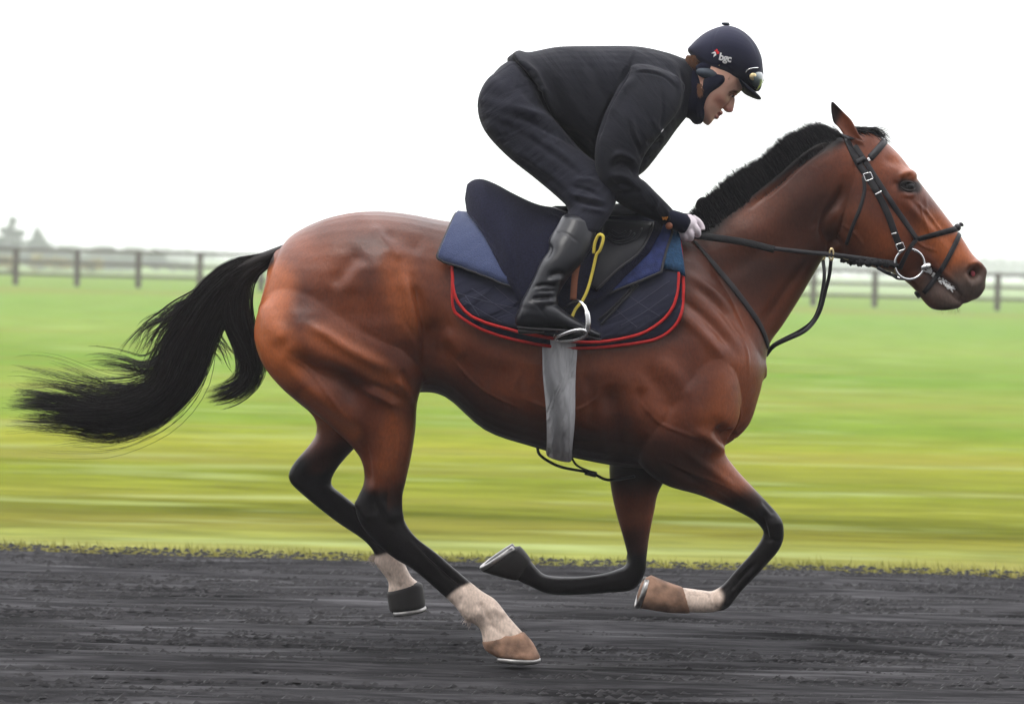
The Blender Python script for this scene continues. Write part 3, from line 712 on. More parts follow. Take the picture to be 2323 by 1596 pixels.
foreD = [(1600,880,1390,940,60,.11), (1545,1030,1382,1050,62,.13), (1497,1108,1386,1108,50,.13), (1484,1160,1398,1164,40,.13), (1473,1214,1413,1216,34,.13), (1467,1262,1424,1262,33,.13), (1462,1300,1418,1282,33,.13),
  (1436,1336,1402,1290,30,.13), (1382,1343,1370,1300,24,.13), (1310,1348,1305,1308,22,.13), (1245,1346,1240,1304,26,.13), (1205,1330,1215,1284,26,.13), (1168,1312,1200,1266,30,.13)]
P = [loft(s, 36, 4) for s in (trunk, neck, head, jaw, hindB, hindA, foreC, foreD)]
# muscle masses
P += [blob(1893,560,0,26,30,24), blob(2028,400,-.045,34,20,22,45), blob(2028,400,.045,34,20,22,45)]
hm_ = remesh(P, .0052)
def band_w(V):
    p = px_of(V); wt = np.ones(len(V)); wt *= np.where(p[:, 0] > 1900, .5, 1.0); wt *= 1-.72*stairs(p[:, 1], 1080, 1180); return wt
smooth(hm_, 26, band_w(co(hm_)), .55)
S = []
def st(pts, r, a, side='b'): S.append((pts, r, a, side))
# broad masses
st([(1650,830),(1630,930)], 85, 22); st([(1530,620),(1600,760)], 60, 14); st([(862,640),(880,720)], 60, 12); st([(690,660),(670,760)], 80, 12); st([(880,790),(910,850)], 50, 14); st([(760,540),(900,540)], 60, 8); st([(1500,760),(1480,900)], 40, -8)
sculpt(hm_, S); smooth(hm_, 10, band_w(co(hm_)), .5); S = []
# hindquarters
st(Z5((700,640),(830,490),(930,380)), 18, -5.5); st(Z5((1050,450)), 34, 5); st(Z5((930,440),(860,560),(790,680)), 20, 3)
st(Z5((1250,570),(1285,700),(1320,850),(1335,1000),(1325,1120)), 10, -17); st(Z5((1170,500),(1225,650),(1262,850),(1290,1050),(1300,1200)), 17, 10)
st(Z5((520,880),(650,930),(800,1030),(1000,1130),(1150,1190)), 13, 8); st(Z5((400,1060),(560,1190),(750,1260),(900,1370),(980,1420)), 28, -26)
st(Z5((330,1080),(560,1290),(800,1480),(960,1570)), 15, 7); st(Z5((250,700),(300,860),(420,1020)), 22, 7); st(Z5((420,760),(620,720),(740,640)), 26, -2.5); st(Z5((560,820),(900,780),(1150,800)), 40, -4)
st(Z5((950,1270),(1080,1320),(1200,1390)), 7, -6); st(Z5((900,1310),(1040,1370),(1180,1440)), 6, 5); st(Z5((1120,1240),(1210,1320),(1250,1420)), 7, 5); st(Z5((1190,1200),(1240,1290)), 6, -5)
st(Z5((1400,940),(1410,1060)), 30, -13); st(Z5((1440,940),(1520,1000),(1600,1120)), 16, 6); st(Z5((560,160),(800,130),(1000,170)), 22, 5); st(Z5((1060,250),(1200,330),(1350,380)), 16, -5)
st(Z5((1010,260),(1150,420)), 12, 4); st(Z5((300,420),(200,560),(180,760)), 22, 4)
for k in range(7):
    x = 1330+k*22; st(Z5((x-20,690+k*8),(x+15,800+k*6),(x+50,930)), 2.6, -2.6)
for k in range(5):
    x = 1180+k*24; st(Z5((x,820+k*30),(x+40,900+k*30),(x+90,1000+k*25)), 2.6, -2)
# gaskin tendons, hock, cannon
st(H4((600,180),(640,340),(650,520)), 9, -6, 'n'); st(H4((700,120),(740,300),(760,480)), 10, 5, 'n'); st(H4((560,300),(600,420)), 7, 4, 'n')
st(H4((860,760),(1010,900),(1180,1070)), 5, -4, 'n'); st(H4((780,660)), 14, 4, 'n')
# shoulder, chest, forearm
st(H6((340,450),(480,560),(600,680),(700,800)), 10, -8); st(H6((300,520),(420,620),(540,740),(640,860)), 12, 6); st(H6((420,360),(580,500),(700,640),(780,760)), 10, -6)
st(H6((380,300),(560,430),(700,560)), 12, 5); st(H5((700,200),(740,400),(760,560),(800,640)), 26, -20); st(H5((860,300),(960,420),(940,560)), 20, 6)
st(H5((860,220),(880,340),(950,440)), 14, -5); st(H6((580,1250),(640,1330),(705,1290)), 15, -24); st(H6((100,880),(240,1050),(300,1200)), 16, -5); st(H6((200,820),(340,960),(420,1130)), 18, 5)
st(H6((420,1290),(520,1330),(640,1430)), 12, 7, 'n'); st(H5((1000,640),(1200,760),(1400,880)), 8, -5, 'n'); st(H5((1080,560),(1250,680),(1420,820)), 9, 4, 'n'); st(H5((560,120),(600,300),(590,480)), 14, -5)
st([(1100,900),(1180,930),(1300,960)], 30, 5); st([(1010,790),(1080,840),(1180,860)], 26, -6)
for k in range(5): st([(1120+k*34,820+k*4),(1100+k*34,880),(1120+k*34,950)], 8, 1.6)
# neck
st(Z1((670,1255),(850,1110),(1000,970),(1180,850)), 4, -5); st(Z1((640,1230),(830,1080),(990,935),(1150,830)), 7, 4)
st([(1640,560),(1720,520),(1800,470),(1860,400)], 34, 5); st([(1730,740),(1790,650),(1845,575)], 9, -6); st([(1600,640),(1700,590),(1790,540)], 22, -4)
st(Z2((505,1085),(430,960),(440,850),(520,740),(560,620)), 10, -12); st(Z2((360,900),(420,740)), 10, -4)
# head
st(Z2((640,860)), 44, 6); st(Z2((540,780),(510,900),(560,1020)), 9, 6); st(Z2((940,720),(1080,880),(1180,980)), 8, 4); st(Z2((900,800),(1060,960)), 14, -4)
st(Z2((920,590),(990,565),(1045,610)), 8, 9); st(Z2((900,640)), 9, -4); st(Z2((985,655)), 12, -7); st(Z2((940,700),(990,715),(1045,700)), 5, 4); st(Z2((860,480),(960,500)), 14, -5); st(Z2((850,410)), 20, -3)
st(Z2((1100,700),(1105,820),(1100,900)), 4, 2); st(Z2((1180,900),(1300,1050)), 16, -4)
st(Z2((1428,1228)), 13, -34); st(Z2((1385,1190),(1440,1165),(1490,1200),(1500,1260)), 6, 6); st(Z2((1375,1230),(1390,1300),(1410,1340)), 6, 4)
st(Z2((1110,1190),(1200,1260),(1290,1330),(1350,1405)), 4, -9); st(Z2((1130,1160),(1240,1240),(1330,1330)), 7, 3); st(Z2((1200,1380)), 16, 4); st(Z2((1040,1020),(1150,1090)), 14, -3)
# cannon bones, tendons, knees and fetlocks
for pts, w_ in (([(950,1240),(1000,1283),(1062,1338)], 'n'), ([(1715,1274),(1680,1310),(1655,1344)], 'n'), ([(1380,1322),(1310,1328),(1250,1326)], 'f'), ([(790,1140),(840,1188),(875,1232)], 'f')): st(pts, 4.5, -9, w_)
st([(930,1226),(985,1282),(1040,1346)], 4, 3, 'n'); st([(1735,1270),(1700,1308)], 4, 3, 'n'); st([(835,1120),(870,1165),(900,1200)], 10, -6, 'n'); st([(812,1142),(830,1170)], 9, 6, 'n'); st([(905,1120),(912,1170)], 9, 4, 'n')
st([(1760,1186)], 12, 8, 'n'); st([(1730,1168),(1738,1215)], 6, -7, 'n'); st([(1742,1222),(1765,1226)], 5, -5, 'n'); st([(1735,1140),(1752,1160)], 6, -4, 'n'); st([(1440,1290)], 12, 7, 'f'); st([(872,1148),(884,1175)], 8, 7, 'n'); st([(850,1120),(846,1160)], 6, -6, 'n'); st([(1120,1380),(1138,1392)], 7, 5, 'n'); st([(1092,1372),(1110,1405)], 5, -5, 'n'); st([(1618,1352),(1626,1380)], 5, -5, 'n'); st([(1640,1362)], 12, 5, 'n'); st([(1088,1388)], 12, 5, 'n'); st([(1048,1380),(1060,1400)], 8, 5, 'n'); st([(1110,1415),(1150,1445)], 6, -3, 'n')
# veins
for v in ([(1500,1040),(1560,1070),(1640,1100),(1700,1140)], [(1380,880),(1330,920),(1270,930),(1180,900)], [(2085,459),(2096,500),(2112,540)], [(2060,520),(2090,555),(2130,570)], [(1640,700),(1690,780),(1700,850)], [(880,900),(905,980),(900,1060)], [(860,1000),(868,1080)], [(1900,500),(1940,530),(1960,560)], [(2070,450),(2110,490),(2150,540)], [(1960,420),(2000,440),(2035,470)], [(640,800),(720,870),(800,960)], [(1010,800),(1090,880),(1200,930)], [(1440,900),(1500,960),(1600,1000)]): st(v, 2.6, 3.2)
sculpt(hm_, [(q[0], q[1], q[2]*1.25, q[3]) for q in S])
smooth(hm_, 2, None, .35)
hm_.name = 'horse'
V = co(hm_); pn = px_of(V); C = np.zeros((len(V), 3))
y_ = V[:, 1]; X_, Y_ = pn[:, 0], pn[:, 1]
n_ = 14*np.sin(X_*.05)+9*np.sin(Y_*.09+X_*.03)
hind = X_ < 1300
blk = np.where(hind & (y_ < 0), stairs(Y_+n_, 1040, 1165), 0)
blk = np.maximum(blk, np.where(hind & (y_ < 0) & (X_ < 880), stairs(Y_+n_-(X_-820)*.5, 1020, 1110), 0))
blk = np.where(hind & (y_ >= 0), np.maximum(blk, stairs(Y_+n_, 965, 1070)), blk)
blk = np.where(~hind & (y_ < 0) & (Y_ > 1040), stairs((X_-1500)*.75+(Y_-1090)+n_, 95, 215), blk)
blk = np.where(~hind & (y_ >= 0) & (Y_ > 1040), stairs(Y_+n_, 1130, 1275), blk)
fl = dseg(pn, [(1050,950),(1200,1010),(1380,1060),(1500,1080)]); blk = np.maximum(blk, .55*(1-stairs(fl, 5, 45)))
mz = dseg(pn, [(2190,640),(2225,640)]); blk = np.maximum(blk, .86*(1-stairs(mz, 22, 62)))
mz = dseg(pn, [(2110,650),(2170,690)]); blk = np.maximum(blk, .72*(1-stairs(mz, 12, 50)))
blk = np.maximum(blk, .95*(1-stairs(dseg(pn, Z2((955,650),(1035,660))), 9, 22)))
blk = np.maximum(blk, (1-stairs(dseg(pn, [(1600,505),(1690,425),(1790,352),(1890,305)]), 20, 46)))
blk = np.maximum(blk, .9*(1-stairs(dseg(pn, [(598,600),(625,572)]), 8, 22))*(X_ < 622))
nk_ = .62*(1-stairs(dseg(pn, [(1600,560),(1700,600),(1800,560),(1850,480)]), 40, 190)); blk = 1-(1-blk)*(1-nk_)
belly_shade = .85*(1-stairs(dseg(pn, [(1000,930),(1150,1000),(1400,1050),(1560,1060)]), 20, 130)); blk = 1-(1-blk)*(1-belly_shade)  # belly: dark coat deepened by underside shade painted into the colour
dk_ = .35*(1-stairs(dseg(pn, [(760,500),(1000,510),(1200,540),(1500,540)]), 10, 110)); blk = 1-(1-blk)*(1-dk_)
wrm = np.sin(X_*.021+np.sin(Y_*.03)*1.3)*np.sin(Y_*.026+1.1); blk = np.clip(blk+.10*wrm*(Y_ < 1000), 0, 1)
sock = np.zeros(len(V))
sock = np.where(hind & (y_ < 0) & (X_ > 1000), stairs((X_-1030)*.75+(Y_-1355)+n_*.5, -12, 4), sock)
sock = np.where((X_ < 985) & (y_ >= 0) & (Y_ > 1225), stairs(Y_+n_*.5, 1250, 1264), sock)
sock = np.where(~hind & (y_ < 0) & (Y_ > 1290), stairs(1636-X_+n_*.4, -4, 8), sock)
sock = np.maximum(sock, .10*(1-stairs(dseg(pn, [(2190,640),(2225,645),(2150,690),(2100,670)]), 10, 60)))
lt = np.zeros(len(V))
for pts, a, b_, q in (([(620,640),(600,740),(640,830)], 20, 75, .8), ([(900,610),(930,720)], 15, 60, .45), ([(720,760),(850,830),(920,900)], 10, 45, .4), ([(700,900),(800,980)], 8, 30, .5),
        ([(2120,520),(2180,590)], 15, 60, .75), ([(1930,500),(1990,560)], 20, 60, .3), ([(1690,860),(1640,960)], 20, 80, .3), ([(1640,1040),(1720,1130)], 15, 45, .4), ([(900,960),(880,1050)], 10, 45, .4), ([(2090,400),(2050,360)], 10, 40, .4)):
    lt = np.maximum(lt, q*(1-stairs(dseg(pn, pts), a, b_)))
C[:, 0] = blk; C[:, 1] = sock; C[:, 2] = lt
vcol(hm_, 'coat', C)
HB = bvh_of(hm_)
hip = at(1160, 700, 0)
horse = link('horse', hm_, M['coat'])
tag(horse, 'dark bay horse galloping to the right with black legs and white socks', 'horse')

# ears
def ear(Yc, sgn):
    c = [(1937,312,26,8), (1925,296,25,8), (1912,276,21,7), (1900,256,14,5), (1891,238,6,3), (1888,231,1.5,1)]
    rows = []
    for x, y, hw, d in c:
        p = at(x, y, Yc+sgn*.012)
        ax = np.array([.86, 0, .5]); ax = np.array([math.cos(R(-28)), 0, -math.sin(R(-28))]); ax = np.array([.80, 0, -.25]) if hw > 24 else np.array([.78, 0, .10])
        ax /= np.linalg.norm(ax); r = []
        for k in range(20):
            t = 2*math.pi*k/20; u, v = math.cos(t), math.sin(t)
            q = u*hw*(1.0 if v*sgn < 0 else .98)/PXM; h = v*d*1.5/PXM
            if v*sgn > 0: h *= -.1+.9*abs(u)**2.5            # cupped opening towards the outside
            r.append(p+ax*q+np.array([0, h, 0]))
        rows.append(r)
    G = catmull(np.array(rows).reshape(len(rows), -1), 4).reshape(-1, 20, 3); m = len(G); idx = np.arange(m*20).reshape(m, 20)
    F = np.stack([idx[:-1], np.roll(idx[:-1], -1, 1), np.roll(idx[1:], -1, 1), idx[1:]], -1).reshape(-1, 4).tolist()+[list(idx[0]), list(idx[-1])]
    o = mesh_ob('ear', G.reshape(-1, 3), F, M['coat'], horse)
    n = len(o.data.vertices); CC = np.zeros((n, 3)); px = px_of(co(o.data))
    CC[:, 0] = .95*(1-stairs(px[:, 0]+.4*(px[:, 1]-250), 1902, 1922)); vcol(o.data, 'coat', CC)
    m_ = o.modifiers.new('s', 'SUBSURF'); m_.levels = m_.render_levels = 1
ear(-.05, -1); ear(.05, 1)
# eyes, nostrils
for sg in (-1, 1):
    h, n = hit_px(HB, *Z2((988,656))[0]); y = (h[1]+.0135)*(-sg)
    V, F = blob(2062, 423, -abs(y), 15.5, 14, 12.5, -8); V = [(v[0], v[1]*(-sg), v[2]) for v in V]
    e = mesh_ob('eye', V, F, M['eyem'], horse)
    m = MB(); 
    ring_ = [(2061+17*math.cos(a)-1, 423-11*math.sin(a)+2*math.cos(a)) for a in np.linspace(R(10), R(170), 12)]
    pts = []
    for x, yy in ring_:
        hh, nn = hit_px(HB, x, yy); pts.append(np.array([hh[0], (hh[1]-.0015)*(-sg), hh[2]]))
    m.add(*tube(pts, [.001+.003*math.sin(math.pi*i/11) for i in range(12)], 8)); 
    ring_ = [(2061+16*math.cos(a)-1, 423-10*math.sin(a)+2*math.cos(a)) for a in np.linspace(R(190), R(350), 10)]; pts = []
    for x, yy in ring_:
        hh, nn = hit_px(HB, x, yy); pts.append(np.array([hh[0], (hh[1]-.001)*(-sg), hh[2]]))
    m.add(*tube(pts, [.001+.003*math.sin(math.pi*i/9) for i in range(10)], 8))
    o = m.build('eyelid', M['lid'], horse)
for sg in (-1, 1):
    hh, nn = hit_px(HB, *Z2((1425,1232))[0])
    V, F = blob(0, 0, 0, 7.5, 2.5, 10.5, 18); c0 = at(0, 0, 0); q = np.array(hh)
    V = [np.array([v[0]-c0[0]+q[0], (v[1]-c0[1]+q[1]+.001)*(-sg), v[2]-c0[2]+q[2]]) for v in V]
    mesh_ob('nostril', V, F, M['pink'], horse)
# hooves and shoes
def hoof(st_, mt, sole_dir, shoe=True):
    V, F = loft(st_, 24, 3); o = mesh_ob('hoof', V, F, mt, horse)
    if shoe:
        a = st_[-1]; A = at(a[0], a[1], a[5]); B = at(a[2], a[3], a[5]); c = (A+B)/2; u = (A-B)/2; d = np.array([sole_dir[0], 0, -sole_dir[1]]); d = d/np.linalg.norm(d)
        pts = [c+u*math.cos(t)*.97+np.array([0, a[4]/PXM*.95*math.sin(t), 0])+d*.010 for t in np.linspace(-R(140), R(140), 26)]
        V, F = tube(pts, .0085, 6, flat=.55); mesh_ob('horseshoe', V, F, M['shoe'], o)
hoof([(1190,1434,1094,1456,36,YN), (1210,1458,1100,1472,42,YN), (1226,1489,1116,1483,46,YN)], M['hoof'], (-.1, 1))
hoof([(958,1324,878,1344,34,YF), (962,1346,880,1362,38,YF), (965,1372,884,1384,42,YF)], M['dhoof'], (.1, 1))
hoof([(1562,1390,1546,1330,31,-.14), (1512,1388,1512,1318,37,-.14), (1452,1378,1478,1304,42,-.14)], M['hoof'], (-1, -.1))
hoof([(1168,1316,1202,1264,32,.13), (1135,1308,1190,1248,38,.13), (1095,1296,1180,1238,42,.13)], M['dhoof'], (-.6, -.8))

# ------------------------------------------------------------------ mane and tail hair
def strands(name, curves, rad, mt, parent):
    """curves: (n, k, 3); tapered three-sided hairs"""
    C_ = np.asarray(curves); n, k = C_.shape[:2]; T = np.gradient(C_, axis=1); T /= np.linalg.norm(T, axis=2)[..., None]+1e-9
    up = rng.normal(size=(n, 1, 3)); A = np.cross(T, np.broadcast_to(up, T.shape)); A /= np.linalg.norm(A, axis=2)[..., None]+1e-9; B = np.cross(T, A)
    r = (rad*(1-np.linspace(0, 1, k)**2*.85))[None, :, None]
    if np.ndim(rad) == 0: pass
    V = np.stack([C_+(A*math.cos(t)+B*math.sin(t))*r for t in (0, 2.094, 4.189)], 2)       # n,k,3,3
    base = (np.arange(n)*k*3)[:, None, None]; i = np.arange(k-1)[None, :, None]*3; j = np.arange(3)[None, None, :]; jn = (j+1) % 3
    F = np.stack([base+i+j, base+i+jn, base+i+3+jn, base+i+3+j], -1).reshape(-1, 4)
    return fast_mesh(name, V.reshape(-1, 3), F, mt, parent)
def guide(pts, y): return np.array([at(x, yy, y_) for (x, yy), y_ in zip(resample(catmull(pts, 8), 22), np.linspace(y[0], y[1], 22))])
def hair_from(g0, g1, n, spread, tipspread, clump=9, noise=.010, tip=(.75, 1.0)):
    out_ = []; K = 26
    for c in range(n//clump):
        f = rng.random(); off = rng.normal(size=2); ph = rng.uniform(0, 6.28, 3); tl = rng.uniform(*tip)
        g = g0*(1-f)+g1*f; 
        for h in range(clump):
            o2 = rng.normal(size=2)*.32; t = np.linspace(0, 1, K)*min(1, tl*rng.uniform(.93, 1.0))
            s = np.stack([np.interp(t*(len(g)-1), np.arange(len(g)), g[:, q]) for q in range(3)], 1)
            T = np.gradient(s, axis=0); T /= np.linalg.norm(T, axis=1)[:, None]; Nn = np.stack([-T[:, 2], 0*t, T[:, 0]], 1)
            w_ = (spread*(1-t)+tipspread*t)*(.35+.65*np.clip(t*6, 0, 1))
            jit = o2*(.75-.35*t[:, None])+off*(.45+.75*t[:, None])
            wav = noise*(np.sin(t*7+ph[0]+h*.1)+.5*np.sin(t*15+ph[1]))*t
            out_.append(s+Nn*(jit[:, :1]*w_[:, None]+wav[:, None])+np.array([0, 1, 0])*(jit[:, 1:]*(w_*.8)[:, None]))
    return out_
cv = []
U = guide([(648,566),(590,588),(530,606),(470,655),(425,720),(385,790),(368,850),(330,885),(260,893),(190,888),(100,878),(-2,874)], (0, -.02))
L = guide([(648,572),(590,604),(545,645),(505,700),(470,770),(446,845),(405,900),(335,950),(250,978),(160,968),(85,964),(-2,957)], (0, .02))
Md = guide([(650,566),(590,592),(535,625),(490,680),(450,750),(415,815),(388,872),(330,918),(250,935),(160,915),(90,900),(15,905)], (0, 0))
cv += hair_from(U, Md, 900, .016, .034, 18, .016, (.7, 1)); cv += hair_from(Md, L, 1900, .018, .020, 19, .008, (.72, 1)); cv += hair_from(U, L, 900, .022, .034, 14, .016, (.45, .85)); cv += hair_from(U, L, 260, .018, .05, 3, .03, (.6, 1))
W1 = guide([(600,585),(520,625),(455,690),(400,760),(360,805),(325,828),(270,815),(220,806),(170,812)], (0, -.03)); W2 = guide([(600,590),(520,635),(460,700),(410,780),(370,830),(330,838),(290,826),(240,822),(200,830)], (0, .03))
cv += hair_from(W1, W2, 260, .012, .012, 7, .012)
W3 = guide([(560,600),(480,650),(420,690),(370,720),(335,740),(310,780),(290,820)], (0, -.02)); W4 = guide([(560,600),(490,650),(430,700),(390,735),(360,770),(330,810),(320,840)], (0, .02))
cv += hair_from(W3, W4, 200, .012, .018, 6, .012)
R1 = guide([(640,572),(590,592),(545,620),(510,670),(505,720),(530,770),(552,815),(552,850),(520,880),(470,900)], (-.01, -.03)); R2 = guide([(636,585),(600,600),(570,625),(556,670),(560,730),(578,785),(584,830),(570,868),(525,898),(445,914)], (-.01, .01))
cv += hair_from(R1, R2, 1300, .010, .014, 15, .006); 
R3 = guide([(560,610),(500,660),(488,710),(505,780),(530,830),(548,850)], (0, 0)); R4 = guide([(560,610),(505,665),(480,740),(470,770),(500,800),(535,842)], (0, .02)); cv += hair_from(R3, R4, 110, .008, .01, 5, .010)
tail = strands('tail', np.array(cv), .0012, M['tail'], horse)
# tail dock under the hair
V, F = loft([(660,548,640,588,16,0), (612,566,600,604,17,0), (570,582,560,625,17,0), (525,605,530,655,15,0), (490,640,505,690,12,0), (462,680,478,720,10,0)], 16, 3); mesh_ob('tail_dock', V, F, M['tail'], horse)
# mane: short, brushed up and blown back
crest = resample(catmull([(1560,512),(1600,492),(1650,455),(1710,407),(1775,359),(1835,322),(1880,306),(1915,300)], 8), 200)
topl = resample(catmull(Z1((330,1290),(470,1150),(600,1040),(760,950),(870,850),(960,790),(1100,745),(1180,790)), 8), 200)
lowl = resample(catmull(Z1((400,1470),(560,1330),(720,1225),(870,1105),(1020,975),(1140,880),(1225,830)), 8), 200)
cv = []; K = 10
for c in range(2300):
    i = rng.random()**.9*199; k = int(i); top = topl[k]; f = rng.random(); root_ = crest[k]*(1-f)+lowl[k]*f
    cp = rng.normal(size=2)*3; ln = rng.uniform(.72, 1.06)+.16*(rng.random() > .93); yy = rng.choice([-1, 1, -1, -1])
    h, n = hit_px(HB, *root_)
    for q in range(6):
        rt = root_+rng.normal(size=2)*3; hh, nn = hit_px(HB, *rt)
        if hh is None: hh = h
        if hh is None: continue
        p0 = np.array(hh)*np.array([1, 1, 1.])-np.array([0, -.006, 0])
        side = -1 if (f > .25 or yy < 0) else 1
        p0[1] = abs(p0[1])*side
        tp = (crest[k]+(top-crest[k])*ln*(1-.25*f*rng.random())) if side > 0 or f < .6 else root_+(top-root_)*rng.uniform(.45, .8)
        tp = tp+cp+rng.normal(size=2)*2.5+np.array([-13, 1]); e = at(tp[0], tp[1], p0[1]*.35+rng.normal()*.007)
        t = np.linspace(0, 1, K)[:, None]; mid = (p0+e)/2+np.array([.006, .008*side, .004])
        cv.append(p0*(1-t)**2+2*mid*t*(1-t)+e*t**2)
strands('mane', np.array(cv), .0010, M['hair'], horse)
cv = []
for c in range(420):      # forelock and tuft between the ears
    p0 = at(1925+rng.uniform(-6, 40), 297+rng.uniform(-4, 6), rng.normal()*.018); e = p0+np.array([.03+rng.uniform(0, .06), rng.normal()*.01, -.01-rng.uniform(0, .035)])
    t = np.linspace(0, 1, 8)[:, None]; mid = (p0+e)/2+np.array([0, 0, .028]); cv.append(p0*(1-t)**2+2*mid*t*(1-t)+e*t**2)
strands('forelock', np.array(cv), .0014, M['hair'], horse)
cv = []
for c in range(26):      # chin whiskers
    x, y = 2135+rng.uniform(0, 45), 702-rng.uniform(0, 4); p0 = at(x, y, rng.uniform(-.02, .02)); e = at(x+rng.uniform(-14, 4), y+rng.uniform(8, 20), rng.uniform(-.03, .03)); t = np.linspace(0, 1, 5)[:, None]; cv.append(p0*(1-t)+e*t)
strands('whiskers', np.array(cv), .0003, M['rhair'], horse)

# tufts of hair behind the fetlocks
def tuft(x, y, Y, dx, dy, sp, mt, n=150):
    cv = []
    for c in range(n):
        p0 = at(x+rng.normal()*sp, y+rng.normal()*sp*.8, Y+rng.normal()*.009); e = p0+np.array([(dx+rng.normal()*5)/PXM, rng.normal()*.004, -(dy+rng.normal()*5)/PXM]); t = np.linspace(0, 1, 6)[:, None]; m1 = (p0+e)/2+np.array([0, 0, .004]); cv.append(p0*(1-t)**2+2*m1*t*(1-t)+e*t**2)
    strands('fetlock_hair', np.array(cv), .0008, mt, horse)
WH = mat('white_hair', (.5, .40, .34), .6, .2)
tuft(1066, 1398, YN, -5, 13, 4, WH, 90); tuft(852, 1262, YF, -6, 10, 4, WH, 90)

# ------------------------------------------------------------------ saddlery
def each(pieces, name, mt, parent):
    for p in pieces: seg(0, [p], name, mt, parent)
def seg(o, pieces, name, mt, parent=None, smooth_=True):
    m = MB()
    for V, F in pieces: m.add(V, F)
    o = m.build(name, mt, parent, smooth_)
    if MIR[0]:
        MIR[0] = False; m.V = [(v[0], -v[1], v[2]) for v in m.V]; m.F = [f[::-1] for f in m.F]; FAR.append(m.build(name, mt, parent, smooth_))
    return o
FAR = []
def patch(bvh, Lp, Rp, off, th, n=14, m=12, both=True):
    """shell between two px edge lines, laid on the surface"""
    Lr = resample(catmull(Lp, 6), n); Rr = resample(catmull(Rp, 6), n); G = np.zeros((n, m, 3)); NN = np.zeros((n, m, 3))
    for i in range(n):
        for j in range(m):
            f = j/(m-1); x, y = Lr[i]*(1-f)+Rr[i]*f; h, nn = hit_safe(bvh, x, y)
            G[i, j] = h; NN[i, j] = nn
    for _ in range(3):
        for A in (G, NN):
            A[1:-1] = (A[:-2]+2*A[1:-1]+A[2:])/4; A[:, 1:-1] = (A[:, :-2]+2*A[:, 1:-1]+A[:, 2:])/4
    NN /= np.linalg.norm(NN, axis=2)[..., None]
    rim = np.ones((n, m)); rim[0] = rim[-1] = rim[:, 0] = rim[:, -1] = .55
    inner = G+NN*off; outer = inner+NN*(th*rim)[..., None]
    V = np.concatenate([outer.reshape(-1, 3), inner.reshape(-1, 3)]); F = []; q = n*m; id_ = np.arange(q).reshape(n, m)
    for i in range(n-1):
        for j in range(m-1): F.append((id_[i, j], id_[i+1, j], id_[i+1, j+1], id_[i, j+1])); F.append((q+id_[i, j], q+id_[i, j+1], q+id_[i+1, j+1], q+id_[i+1, j]))
    b = list(id_[0])+list(id_[1:, -1])+list(id_[-1][::-1][1:])+list(id_[:, 0][::-1][1:-1])
    for x, y_ in zip(b, b[1:]+b[:1]): F.append((x, y_, q+y_, q+x))
    bord = np.array([outer.reshape(-1, 3)[k] for k in b])
    if both: MIR[0] = True
    return V, F, bord
def border(mid, r, n=8):
    p = np.concatenate([mid[0], mid[1:, -1], mid[-1][::-1][1:], mid[:, 0][::-1][1:-1]])
    return tube(p, r, n, closed=True)
def quilt(V, mid_px=None): pass

c2 = [((1034,504),(1031,640)), ((1040,504),(1033,694)), ((1060,506),(1050,716)), ((1110,510),(1100,744)), ((1180,515),(1168,765)), ((1260,516),(1255,780)), ((1340,512),(1340,782)), ((1420,508),(1430,772)), ((1470,506),(1484,760)),
      ((1510,506),(1518,736)), ((1528,510),(1535,705)), ((1534,512),(1540,660)), ((1536,514),(1540,632))]
V, F, mid, outr = drape(HB, c2, .003, .007, nu=6, nv=44, flare=.012)
lc = seg(0, [(V, F)], 'saddle_cloth', M['quilt']); tag(lc, 'lower navy quilted saddle cloth with red edge, peeping out below the upper one', 'saddle cloth', 'red edged saddle cloths')
seg(0, [border(mid, .0052)], 'binding', M['red'], lc)
c1 = [((1035,500),(1030,618)), ((1042,500),(1036,664)), ((1058,500),(1050,690)), ((1100,502),(1082,716)), ((1170,508),(1158,740)), ((1260,510),(1250,758)), ((1340,508),(1340,766)), ((1420,504),(1428,752)), ((1470,502),(1480,728)),
      ((1504,502),(1510,700)), ((1518,506),(1524,670)), ((1522,508),(1529,640)), ((1524,510),(1531,618))]
V, F, mid, outr = drape(HB, c1, .013, .008, nu=6, nv=44, flare=.014)
uc = seg(0, [(V, F)], 'saddle_cloth', M['quilt']); tag(uc, 'upper navy quilted saddle cloth with red edge, right under the blue pads', 'saddle cloth', 'red edged saddle cloths')
seg(0, [border(mid, .0052)], 'binding', M['red'], uc)
# stitched quilting lines, pressed into the cloth as thin cords
UB = bvh_of(uc.data)
q = []
for a, b_ in ((Z4((250,990)), Z4((740,1120))), (Z4((330,1060)), Z4((620,1230))), (Z4((380,960)), Z4((720,1180))), (Z4((560,940)), Z4((735,1090))), (Z4((440,1180)), Z4((330,1020))), (Z4((1420,1240)), Z4((1960,900))), (Z4((1560,1260)), Z4((1950,1010))), (Z4((1500,1100)), Z4((1700,1270))), (Z4((1620,1010)), Z4((1880,1180)))):
    q.append(strap(UB, [a[0], ((a[0][0]+b_[0][0])/2+2, (a[0][1]+b_[0][1])/2+3), b_[0]], 1.6, .0008, .0006, both=True))
MIR[0] = False
for c_ in q: MIR[0] = True; seg(0, [c_], 'stitching', M['cord'], uc)
